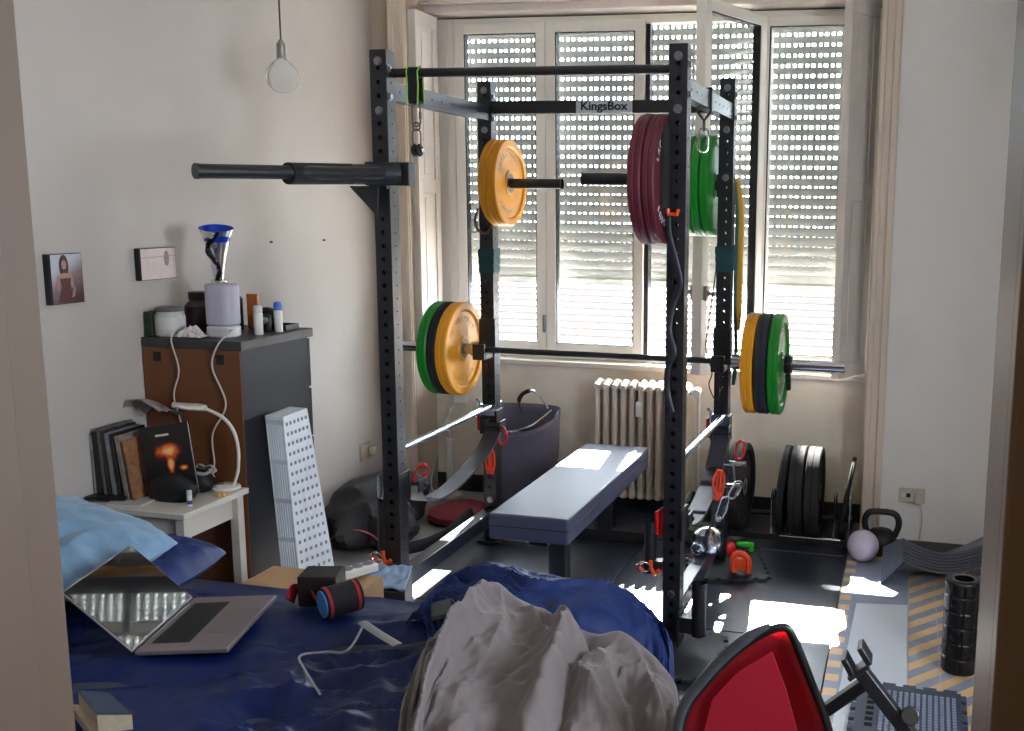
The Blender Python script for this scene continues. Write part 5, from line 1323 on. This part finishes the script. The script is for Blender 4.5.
# interlocking puzzle mats
puz = mat('black_eva_foam', rgb(34, 35, 40), .6, bump=.3, bscale=150)
def puzzle(name, c, s, rz, z, label, th=.014, bumps=False, m=puz):
    w = MB(); n = 6; t = s / (2 * n)
    pts = []
    def edge(a, b):
        a, b = V(a), V(b); d = (b - a).normalized(); o = V((d.y, -d.x)); L = (b - a).length; k = int(L / (2 * t)); out = [a]
        st = L / (2 * k)
        for i in range(k):
            x0 = a + d * st * (2 * i + .5)
            out += [x0, x0 + o * t * .6 - d * t * .18, x0 + d * st + o * t * .6 + d * t * .18, x0 + d * st]
        return out
    h = s / 2
    C_ = [(-h, -h), (h, -h), (h, h), (-h, h)]
    for i in range(4): pts += edge(C_[i], C_[(i + 1) % 4])
    w.prism([(p.x, p.y, 0) for p in pts], (0, 0, th))
    t_ = thing(name, label, 'mat', (c[0], c[1], z), rz, 'interlocking foam mats on the floor')
    obj('foam_sheet', w, m, t_)
    # open slots beside the border
    sl = MB()
    for i in range(7):
        sl.bb(-h + .035, -h + .06, -h + .04 + i * (s - .08) / 7, -h + .04 + i * (s - .08) / 7 + .022, th, th + .0008)
    obj('border_slots', sl, mat('slot_black', rgb(6, 6, 7), .9), t_, smooth=False)['kind'] = 'stuff'
    if bumps:
        b = MB(); nx = 13; st = (s - .09) / nx
        for i in range(nx):
            for j in range(15):
                x = -h + .085 + i * st; y = -h + .03 + j * (s - .06) / 15
                if x > h - .02: continue
                a = .5 if i % 2 else -.5; L = .013
                for da in (a, a + 1.3):
                    c0 = V((x - L * cos(da) * .5, y - L * sin(da) * .5, th)); c1 = V((x + L * cos(da) * .5, y + L * sin(da) * .5, th))
                    nn = V((-sin(da), cos(da), 0)) * .0032
                    b.hexa([c0 - nn, c1 - nn, c1 + nn, c0 + nn, c0 - nn * .4 + V((0, 0, .004)), c1 - nn * .4 + V((0, 0, .004)), c1 + nn * .4 + V((0, 0, .004)), c0 + nn * .4 + V((0, 0, .004))])
        obj('tread', b, mat('worn_foam_tread', rgb(150, 160, 186), .5), t_, smooth=False)['kind'] = 'stuff'
    return t_
puzzle('puzzle_mat', (2.035, -.305), .345, -.02, ZM + .0065, 'dark puzzle mat with raised tread on the pale mat behind the chair arm', .012, True, mat('blue_grey_foam', rgb(66, 74, 92), .5))
puzzle('puzzle_mat', (1.20, .90), .34, .30, .0125, 'black puzzle mat under the orange clamp by the rear right upright', .014)
puzzle('puzzle_mat', (1.20, -.10), .36, .25, .0225, 'black puzzle mat by the foot of the front right upright', .012)

# abdominal mat: curved wedge with grooves
am = thing('ab_mat', 'dark curved foam exercise wedge with grooves, against the wall right of the kettlebell', 'exercise wedge', (2.15, 1.0, ZM))
D0 = at(903, 562, 'y', .86); C0 = at(903, 538, 'y', .86); A0_ = at(880.5, 584, 'z', ZM + .001); B0_ = A0_ + V((0, .0, .155))
C1 = at(986, 545, 'y', .98); D1 = V((C1.x, C1.y, max(.03, C1.z - .10))); 
B0_ = at(883, 547, 'y', 1.0); A0_ = V((A0_.x, A0_.y, ZM + .001))
w = MB(); NS = 28; NG = 7
def frontc(s, t):    # s along the length, t 0 bottom .. 1 top of the grooved face
    top = C0.lerp(C1, s) + V((0, 0, -.052 * sin(pi * min(1, s * 1.02)))); bot = D0.lerp(D1, s) + V((0, 0, -.045 * sin(pi * min(1, s * 1.0))))
    bot.z = max(bot.z, ZM + .004); return bot.lerp(top, t)
rows_ = []
for j in range(NG * 6 + 1):
    t = j / (NG * 6); gq = -.013 if j % 6 in (0,) and 0 < j < NG * 6 else (-.001 if j % 6 in (1, 5) else 0)
    rows_.append([frontc(s / NS, t) - V((0, gq, 0)) for s in range(NS + 1)])
backtop = [B0_.lerp(C1 + V((.02, .26, .0)), s / NS) + V((0, .06 * sm(0, 1, s / NS), -.04 * sin(pi * s / NS) - .06 * sm(0, .3, s / NS))) for s in range(NS + 1)]
backbot = [V((p.x, p.y, ZM + .001)) for p in backtop]; backbot[0] = V((A0_.x, A0_.y, ZM + .001))
frbot = [V((r.x, r.y, r.z)) for r in rows_[0]]
loopr = [backbot] + rows_ + [backtop]
vs = [w.verts(r) for r in loopr]
for a, b in zip(vs, vs[1:] + [vs[0]]):
    for k in range(NS): w.face((a[k], a[k + 1], b[k + 1], b[k]))
w.face([r[0] for r in vs]); w.face([r[-1] for r in vs][::-1])
obj('wedge', w, mat('dark_grey_foam', rgb(82, 86, 98), .55, bump=.2, bscale=200), am, world=True)

# foam roller
rx, ry = 2.215, .10
fr_ = thing('foam_roller', 'black knobbly foam roller standing upright beside the right door casing', 'foam roller', (rx, ry, ZM))
w = MB(); N = 72; rings = []
for j in range(60):
    z = ZM + .001 + .345 * j / 59; ring = []
    for i in range(N):
        a = 2 * pi * i / N; s = (int(i / 4.5) + int(j / 5)) % 3; k = i % 9
        r = .066 - (.005 if (j % 10 in (0,) or k in (0,)) and 2 < j < 57 else 0) - (.003 if ((j // 10 + i // 9) % 2 and 2 < j < 57 and (i + j) % 5 == 0) else 0)
        if j in (0, 59): r = .063
        ring.append((rx + r * cos(a), ry + r * sin(a), z))
    rings.append(w.verts(ring))
for a, b in zip(rings[:-1], rings[1:]): w.bridge(a, b)
inn = [w.verts([(rx + .036 * cos(2 * pi * i / N), ry + .036 * sin(2 * pi * i / N), z) for i in range(N)]) for z in (ZM + .346, ZM + .001)]
w.bridge(rings[-1], inn[0]); w.bridge(inn[0], inn[1]); w.bridge(inn[1], rings[0])
obj('body', w, mat('glossy_black_foam', rgb(16, 16, 20), .32), fr_, world=True)
obj('core_ring', MB().lathe([(.0355, .346), (.044, .346), (.046, .3485), (.0355, .3485), (.0355, .346)], 40, (rx, ry, ZM)), mat('grey_core', rgb(92, 94, 100), .5), fr_, world=True)

# kettlebell and white ball
kx, ky = 1.895, 1.30
kbm = mat('black_cast_iron', rgb(22, 22, 25), .5, bump=.2, bscale=150)
kb_ = thing('kettlebell', 'black kettlebell with a wide square handle beside the window casing', 'kettlebell', (kx, ky, ZM))
obj('bell', MB().lathe([(0, .001), (.045, .001), (.058, .01), (.072, .04), (.076, .065), (.07, .095), (.05, .118), (.02, .128), (0, .129)], 32, (kx, ky, ZM)), kbm, kb_, world=True)
obj('handle', MB().tube(spline([(kx - .062, ky, .10), (kx - .080, ky, .15), (kx - .078, ky, .19), (kx - .055, ky, .215), (kx, ky, .220), (kx + .055, ky, .215), (kx + .078, ky, .19), (kx + .080, ky, .15), (kx + .062, ky, .10)], 6), .0155, 12), kbm, kb_, world=True)
bc = at(863, 549, 'y', 1.19)
item('massage_ball', MB().lathe([(.075 * cos(a), .075 * sin(a)) if abs(cos(a)) > 1e-3 else (0, .075 * sin(a)) for a in [radians(-90 + k * 10) for k in range(19)]], 36, (bc.x, 1.17, ZM + .0755)), mat('lilac_white_rubber', rgb(205, 198, 216), .5), 'smooth pale lilac ball in front of the kettlebell', 'ball', (bc.x, 1.17, ZM))

# small plates and gear behind the front right upright
g = 'small plates stacked on the floor behind the front right upright'
greyiron = mat('grey_iron', rgb(110, 110, 106), .45, .5)
for k in range(3): 
    o = put_plate(1.0, 1.26, .0135 + .012 + k * .024, .085, .022, greyiron, ('bottom grey iron plate of the small stack', 'middle grey iron plate of the small stack', 'top grey iron plate of the small stack')[k] + ' behind the front right upright', g, rot=(0, radians(90), 0), hubm=greyiron, name='iron_plate')
put_plate(1.165, 1.33, .0255, .06, .022, greyiron, 'small grey iron plate lying behind the red ring', g, rot=(0, radians(90), 0), hubm=greyiron, name='iron_plate')
item('red_ring', MB().lathe([(.032 + .030 * (1 + cos(a)) - .0, .024 + .022 * sin(a)) for a in [2 * pi * k / 16 for k in range(17)]], 36, (1.12, 1.10, .0135)), mat('red_rubber', rgb(205, 24, 30), .4), 'bright red rubber ring lying on the floor by the rear right upright', 'ring', (1.12, 1.10, .0135))
bpy.data.objects['red_ring'].name = 'rubber_ring'
# polished steel head on the right bottom beam
sx, sy, sz = 1.165, .62, .186
st_ = thing('steel_anvil', 'shiny rounded steel fitting resting on the right bottom beam of the rack', 'steel fitting', (sx, sy, sz))
obj('dome', MB().lathe([(0, .0), (.05, .0), (.062, .012), (.066, .05), (.058, .085), (.03, .105), (0, .11)], 32, (sx, sy, sz)), chrome, st_, world=True)
obj('eye_ring', MB().tube(arc((sx - .03, sy - .075, sz + .03), .026, 0, 2 * pi, 20, 'xz')[:-1], .005, 8, closed=True), chrome, st_, world=True)
item('orange_clamp', MB().tube(spline([(1.255, .80, .035), (1.25, .80, .10), (1.28, .80, .125), (1.32, .80, .10), (1.32, .80, .035)], 6), .014, 8).box((1.285, .80, .075), (.05, .03, .05)), orangem, 'orange plastic clamp lying on the puzzle mat', 'clamp', (1.28, .8, .0265))
bpy.data.objects['orange_clamp'].name = 'clamp'
gd = thing('hand_gripper', 'small bright green plastic grip on the floor left of the plate rack', 'grip', (1.26, 1.12, .0125))
obj('handle', MB().box((1.255, 1.12, .058), (.085, .022, .022)), greenp, gd, world=True, bevel=.005)
obj('stem', MB().box((1.285, 1.12, .032), (.022, .022, .038)), greenp, gd, world=True, bevel=.004)

# ================================================================= HANGING GEAR ON THE RACK
def carab(name, c, L, wd, r, m, label, rot=(0, 0, 0), grp=None):
    pts = arc((0, 0, L / 2 - wd / 2), wd / 2, 0, pi, 10, 'xz') + arc((0, 0, -L / 2 + wd / 2), wd / 2, pi, 2 * pi, 10, 'xz')
    o = obj(name, MB().tube(pts, r, 8, closed=True), m, None); o.location = c; o.rotation_euler = rot
    g_ = obj('gate_sleeve', MB().cyl((wd / 2, 0, -L * .18), (wd / 2, 0, L * .12), r * 1.5, 10), m, o)
    return tag(o, label, 'carabiner', grp)
G = 'carabiners clipped around the rack'
# sling, carabiner and pulley at the left end of the pull-up bar
sg = thing('bar_sling', 'black webbing sling with a green edge looped over the left end of the pull-up bar', 'sling', (.135, .033, 2.08))
w = MB()
for s in (-1, 1): w.hexa([V((.118, .033 + s * .018, 2.045)), V((.158, .033 + s * .018, 2.045)), V((.158, .033 + s * .022, 2.045)), V((.118, .033 + s * .022, 2.045)), V((.115, .033 + s * .019, 2.15)), V((.155, .033 + s * .019, 2.15)), V((.155, .033 + s * .023, 2.15)), V((.115, .033 + s * .023, 2.15))])
w.cyl((.115, .033, 2.147), (.155, .033, 2.147), .021, 20); w.bb(.118, .158, .014, .052, 2.035, 2.045)
obj('webbing', w, mat('black_webbing', rgb(18, 18, 20), .8), sg, world=True)
for x in (.113, .157): obj('green_edge', MB().tube([(x, .008, 2.03), (x + .003, .009, 2.10), (x, .011, 2.15), (x, .033, 2.172), (x, .055, 2.15), (x + .003, .055, 2.04)], .003, 6), mat('lime_stitching', rgb(150, 200, 60), .6), sg, world=True, label='lime green stitched edge')
carab('carabiner', (.138, .033, 1.995), .085, .030, .0035, brass, 'brownish steel carabiner hanging under the black sling on the pull-up bar', (0, 0, .3), G)
pu = thing('pulley', 'small black pulley in a steel shackle hanging under the sling on the pull-up bar', 'pulley', (.138, .033, 1.90))
obj('shackle', MB().tube(arc((.138, .033, 1.925), .016, 0, pi, 10, 'xz') + [(.122, .033, 1.865), (.154, .033, 1.865)], .0035, 8, closed=True).tube([V(p) for p in arc((.138, .033, 1.952), .014, 0, 2 * pi, 16, 'xz')[:-1]], .0035, 8, closed=True), brass, pu, world=True)
obj('wheel', MB().lathe([(0, -.014), (.022, -.014), (.024, -.008), (.014, -.003), (.014, .003), (.024, .008), (.022, .014), (0, .014)], 24, (.138, .033, 1.865), 'x'), blackrub, pu, world=True)
obj('axle', MB().cyl((.116, .033, 1.865), (.162, .033, 1.865), .008, 12), chrome, pu, world=True)
# black foam grip and orange clips hanging in front of the front right upright
q = at(663, 165, 'y', -.03)
hg = thing('hanging_grip', 'black tube handle with orange ends hanging in front of the front right upright', 'handle', (q.x, -.03, q.z))
za, zb2 = at(663, 125, 'y', -.03).z, at(663, 208, 'y', -.03).z
obj('tube', MB().cyl((q.x, -.032, zb2), (q.x, -.032, za), .0265, 24), foam, hg, world=True)
for u in (652, 673):
    p = at(u, 212, 'y', -.05); obj('orange_end', MB().tube([p + V((-.018, 0, .012)), p + V((-.016, 0, -.008)), p + V((.014, 0, -.008)), p + V((.018, 0, .010))], .0075, 8), orangem, hg, world=True)
def ribbon(name, tab, y, r, m, label, cat, flat=None, n=8):
    P = spline([at(u, v, 'y', y + dy) for u, v, dy in tab], n)
    o = obj(name, MB().tube(P, r, 8, flat=flat, up=(1, 0, 0)), m, None, world=True, loc=tuple(P[0])); return tag(o, label, cat)
ribbon('black_strap', [(668, 214, 0), (669, 235, -.01), (676, 262, -.015), (680, 285, -.01), (673, 305, 0), (669, 330, -.005), (674, 352, -.015), (668, 368, -.01), (667, 390, 0), (672, 412, -.01)], -.02, .011, mat('dark_rubber_band', rgb(30, 32, 44), .45), 'dark rubber strap dangling in waves down the front right upright', 'strap', .35)
bpy.data.objects['black_strap'].name = 'rubber_strap'
# hook and carabiner on the right top beam
w = MB(); c = V((1.183, .45, 2.085)); w.bb(1.118, 1.182, .44, .475, 2.122, 2.130); w.bb(1.176, 1.184, .44, .475, 2.04, 2.130); w.bb(1.118, 1.124, .44, .475, 2.04, 2.130)
w.tube([(1.120, .457, 2.045), (1.150, .457, 2.005), (1.181, .457, 2.045)], .006, 8); w.tube([(1.150, .457, 2.006), (1.150, .457, 1.965)], .006, 8)
hk = item('beam_hook', w, black_steel, 'black strap hook hung over the right top beam', 'hook', (1.15, .457, 2.0))
carab('carabiner', (1.150, .457, 1.93), .095, .038, .0035, chrome, 'silver carabiner hanging from the black hook on the right top beam', (0, 0, .5), G)
# clips below the yellow plates
ribbon('clip_strap', [(478, 208, 0), (475, 220, 0), (478, 230, 0), (486, 233, 0), (492, 226, 0)], .93, .006, mat('brown_leather', rgb(110, 70, 56), .6), 'brown cord clips hanging beneath the yellow plates on the rear left upright', 'strap')
carab('carabiner', tuple(at(474, 226, 'y', .93)), .06, .03, .004, zinc, 'small grey carabiner hanging left of the rear left upright below the yellow plates', (0, 0, .2), G)
# resistance bands on the rear right upright
bandy = mat('yellow_band', rgb(214, 160, 40), .5); bandg = mat('teal_band', rgb(20, 92, 88), .5)
ribbon('resistance_band', [(736, 178, 0), (740, 195, 0), (741, 230, 0), (740, 270, 0), (739, 310, 0), (737, 330, 0)], 1.045, .013, bandy, 'yellow resistance band hanging beside the rear right upright', 'band', .25)['group'] = 'resistance bands on the rear right upright'
ribbon('resistance_band', [(735, 182, 0), (737, 215, 0), (736, 260, 0), (735, 310, 0), (736, 350, 0), (733, 385, 0), (737, 362, 0)], 1.03, .008, bandg, 'teal resistance band hanging beside the rear right upright', 'band', .3)['group'] = 'resistance bands on the rear right upright'
ribbon('thin_cord', [(717, 262, 0), (712, 300, 0), (707, 335, 0), (706, 350, 0), (712, 372, 0), (709, 385, 0), (716, 400, 0), (722, 388, 0)], .93, .003, mat('black_cord', rgb(20, 20, 24), .6), 'thin black cord looping left of the rear right upright', 'cord')
bpy.data.objects['thin_cord'].name = 'cord'
# clips and orange slings at the strap brackets
for (u, v, y, L, wd, m, lab, rot) in (
    (420, 474, .13, .085, .040, redm, 'red carabiner on the strap bracket of the front left upright', (0, .45, .7)),
    (502, 436, .92, .085, .040, redm, 'red carabiner on the rear left upright above the orange sling', (0, -.15, .4)),
    (740, 450, .92, .085, .040, redm, 'red carabiner sticking out right of the rear right upright', (0, .1, .6)),
    (722, 508, .60, .10, .034, chrome, 'large steel snap carabiner hanging beside the right strap', (0, .3, .4)),
    (735, 490, .60, .085, .030, chrome, 'steel snap carabiner right of the orange sling on the right', (0, .5, .2))):
    carab('carabiner', tuple(at(u, v, 'y', y)), L, wd, .0055, m, lab, rot, G)
def sling(u0, v0, u1, v1, y, label):
    a, b = at(u0, v0, 'y', y), at(u1, v1, 'y', y); w = MB()
    for k in range(4):
        o = V(((k - 1.5) * .009, .004 * (k % 2), 0)); w.tube(spline([a + o * .6, a.lerp(b, .3) + o * 1.6, a.lerp(b, .7) + o * 1.5 + V((.002, 0, 0)), b + o * .8], 5), .0055, 8)
    w.cyl(a.lerp(b, .80) + V((-.018, 0, 0)), a.lerp(b, .80) + V((.018, 0, 0)), .009, 10)
    o = obj('cord_sling', w, mat('orange_cord', rgb(232, 70, 28), .6), None, world=True, loc=tuple(a)); return tag(o, label, 'sling', 'orange cord slings on the rack')
sling(489, 446, 490, 474, .92, 'orange cord sling hanging on the rear left upright')
sling(720, 470, 716, 500, .60, 'orange cord sling hanging beside the right safety strap')
# spring clips hanging on the bottom holders
for (u, v, y, lab) in ((379, 558, -.03, 'orange and steel spring clip hooked on the holder tube of the front left upright'), (646, 568, -.03, 'orange and steel spring clip hooked on the holder tube of the front right upright')):
    p = at(u, v, 'y', y); t = thing('spring_clip', lab, 'clip', tuple(p), 0, 'spring clips on the holder tubes')
    obj('left_grip', MB().tube(spline([p + V((-.03, 0, .012)), p + V((-.024, 0, -.01)), p + V((-.010, 0, -.012))], 5), .009, 8), orangem, t, world=True)
    obj('right_grip', MB().tube(spline([p + V((.018, 0, .03)), p + V((.020, 0, .0)), p + V((.035, 0, -.018)), p + V((.052, 0, -.004))], 5), .008, 8), orangem, t, world=True)
    obj('steel_coil', MB().tube([p + V((-.005 + .022 * cos(a), -.008, .006 + .02 * sin(a))) for a in [k * .4 for k in range(16)]], .004, 8), chrome, t, world=True)
q = at(742, 464, 'y', .90)
item('double_handle', MB().cyl(at(722, 463, 'y', .90), at(746, 464, 'y', .90), .012, 12).cyl(at(722, 486, 'y', .90), at(741, 486, 'y', .90), .012, 12).cyl(at(733, 464, 'y', .90), at(735, 486, 'y', .90), .006, 10), chrome, 'shiny steel double handle fixed right of the rear right upright', 'handle', tuple(q))

# ================================================================= PILE AT THE LEFT OF THE RACK
dkb = mat('black_nylon', rgb(22, 20, 24), .7, bump=.4, bscale=60)
bp_ = thing('duffel_bag', 'black duffel bag slumped on the floor between the white box and the rack', 'bag', (-.55, .95, 0))
obj('body', blob_mesh((-.62, .98, .125), (.20, .40, .17), 2.2, .35, 40), dkb, bp_, world=True)
obj('red_piping', MB().tube(spline([at(323, 548, 'y', .62), at(335, 536, 'y', .60), at(355, 530, 'y', .62), at(372, 535, 'y', .66), at(382, 545, 'y', .70)], 6), .004, 6), mat('faded_red_piping', rgb(150, 66, 60), .6), bp_, world=True, label='faded red piping')
obj('flap', blob_mesh((-.52, .84, .10), (.16, .16, .13), 5.2, .3, 32), dkb, bp_, world=True)
cu = thing('cushion', 'dark red round cushion lying behind the front left upright', 'cushion', (-.33, 1.17, 0))
obj('cushion', MB().lathe([(0, .002), (.15, .002), (.18, .02), (.175, .05), (.12, .075), (0, .085)], 40, (-.30, 1.28, 0)), mat('dark_red_fabric', rgb(120, 30, 42), .8, bump=.3, bscale=200), cu, world=True)
w = MB(); P = spline([at(405, 549, 'z', .05), at(425, 544, 'z', .06), at(445, 535, 'z', .07), at(460, 522, 'z', .10), at(472, 512, 'z', .13)], 8)
w.tube(P, .03, 8, flat=.35, up=(0, 0, 1)); item('padded_strap', w, mat('black_padding', rgb(30, 30, 38), .6), 'black padded belt curved around the dark red cushion', 'belt', tuple(P[0]))
# cardboard box, cloth and power strip between the bed and the rack
card = mat('brown_cardboard', rgb(176, 140, 104), .8, var=.06, vscale=20)
cb2 = thing('cardboard_box', 'low brown cardboard box showing behind the far edge of the bed', 'box', (-.02, -.55, 0))
T_ = .35
x0, x1, y0, y1 = -.24, .20, -.68, -.42
w = MB().bb(x0, x1, y0, y1, 0, T_); obj('body', w, card, cb2, world=True, bevel=.004)
w = MB(); w.hexa([V((x0, y0, T_ + .001)), V((x1, y0, T_ + .001)), V((x1, (y0 + y1) / 2 - .003, T_ + .001)), V((x0, (y0 + y1) / 2 - .003, T_ + .001))] + [V((x0, y0, T_ + .006)), V((x1, y0, T_ + .006)), V((x1, (y0 + y1) / 2 - .003, T_ + .008)), V((x0, (y0 + y1) / 2 - .003, T_ + .008))]); obj('flap', w, card, cb2, world=True)
w = MB(); w.hexa([V((x0, (y0 + y1) / 2 + .003, T_ + .001)), V((x1, (y0 + y1) / 2 + .003, T_ + .001)), V((x1, y1, T_ + .001)), V((x0, y1, T_ + .001))] + [V((x0, (y0 + y1) / 2 + .003, T_ + .006)), V((x1, (y0 + y1) / 2 + .003, T_ + .006)), V((x1, y1, T_ + .006)), V((x0, y1, T_ + .006))]); obj('flap', w, card, cb2, world=True)
fz = .30
bx_ = [at(360, 585, 'z', fz), at(378, 566, 'z', fz), at(412, 566, 'z', fz), at(405, 590, 'z', fz)]
w = MB(); w.grid(lambda u, v: bx_[0].lerp(bx_[3], u).lerp(bx_[1].lerp(bx_[2], u), v) + V((0, 0, .012 * nz(u * 5, v * 4, 3) - .28 * (sm(.9, 1, u) + sm(.1, 0, u) + sm(.9, 1, v) + sm(.1, 0, v) > .5) * 0)), 30, 24)
tb_ = thing('storage_crate', 'dark crate with a pale blue cloth on top beside the front left upright', 'crate', (.15, -.3, 0))
lo = [V((p.x, p.y, 0)) for p in bx_]; up_ = [V((p.x, p.y, fz - .012)) for p in bx_]
obj('crate_body', MB().hexa(lo + up_), mat('dark_crate', rgb(40, 42, 48), .7), tb_, world=True, bevel=.004)
cl_ = obj('folded_cloth', w, mat('pale_blue_cloth', rgb(130, 150, 180), .8), None, world=True, loc=tuple(bx_[0]), solid=.006, fix=False); tag(cl_, 'pale blue folded cloth lying on the dark crate beside the front left upright', 'cloth')
ps = thing('power_strip', 'white power strip with three round sockets behind the bed edge', 'power strip', tuple(at(362, 571, 'z', .385)))
A = at(345, 578, 'z', .38); B = at(379, 568, 'z', .38); dx_ = (B - A).normalized(); dy_ = V((-dx_.y, dx_.x, 0)); Lp = (B - A).length
tilt = V((0, 0, 1))
def psb(w, a0, a1, b0, b1, c0, c1): return w.hexa([A + dx_ * a + dy_ * b + V((0, 0, c)) for a, b, c in ((a0, b0, c0), (a1, b0, c0), (a1, b1, c0), (a0, b1, c0), (a0, b0, c1), (a1, b0, c1), (a1, b1, c1), (a0, b1, c1))])
obj('body', psb(MB(), 0, Lp, -.0, .055, -.012, .018), offwhite, ps, world=True, bevel=.006)
for k in range(3):
    c = A + dx_ * (Lp * (.2 + .3 * k)) + dy_ * .0275 + V((0, 0, .018))
    obj('outlet', MB().cyl(c, c + V((0, 0, .0012)), .019, 20), mat('outlet_grey', rgb(120, 122, 128), .5), ps, world=True)
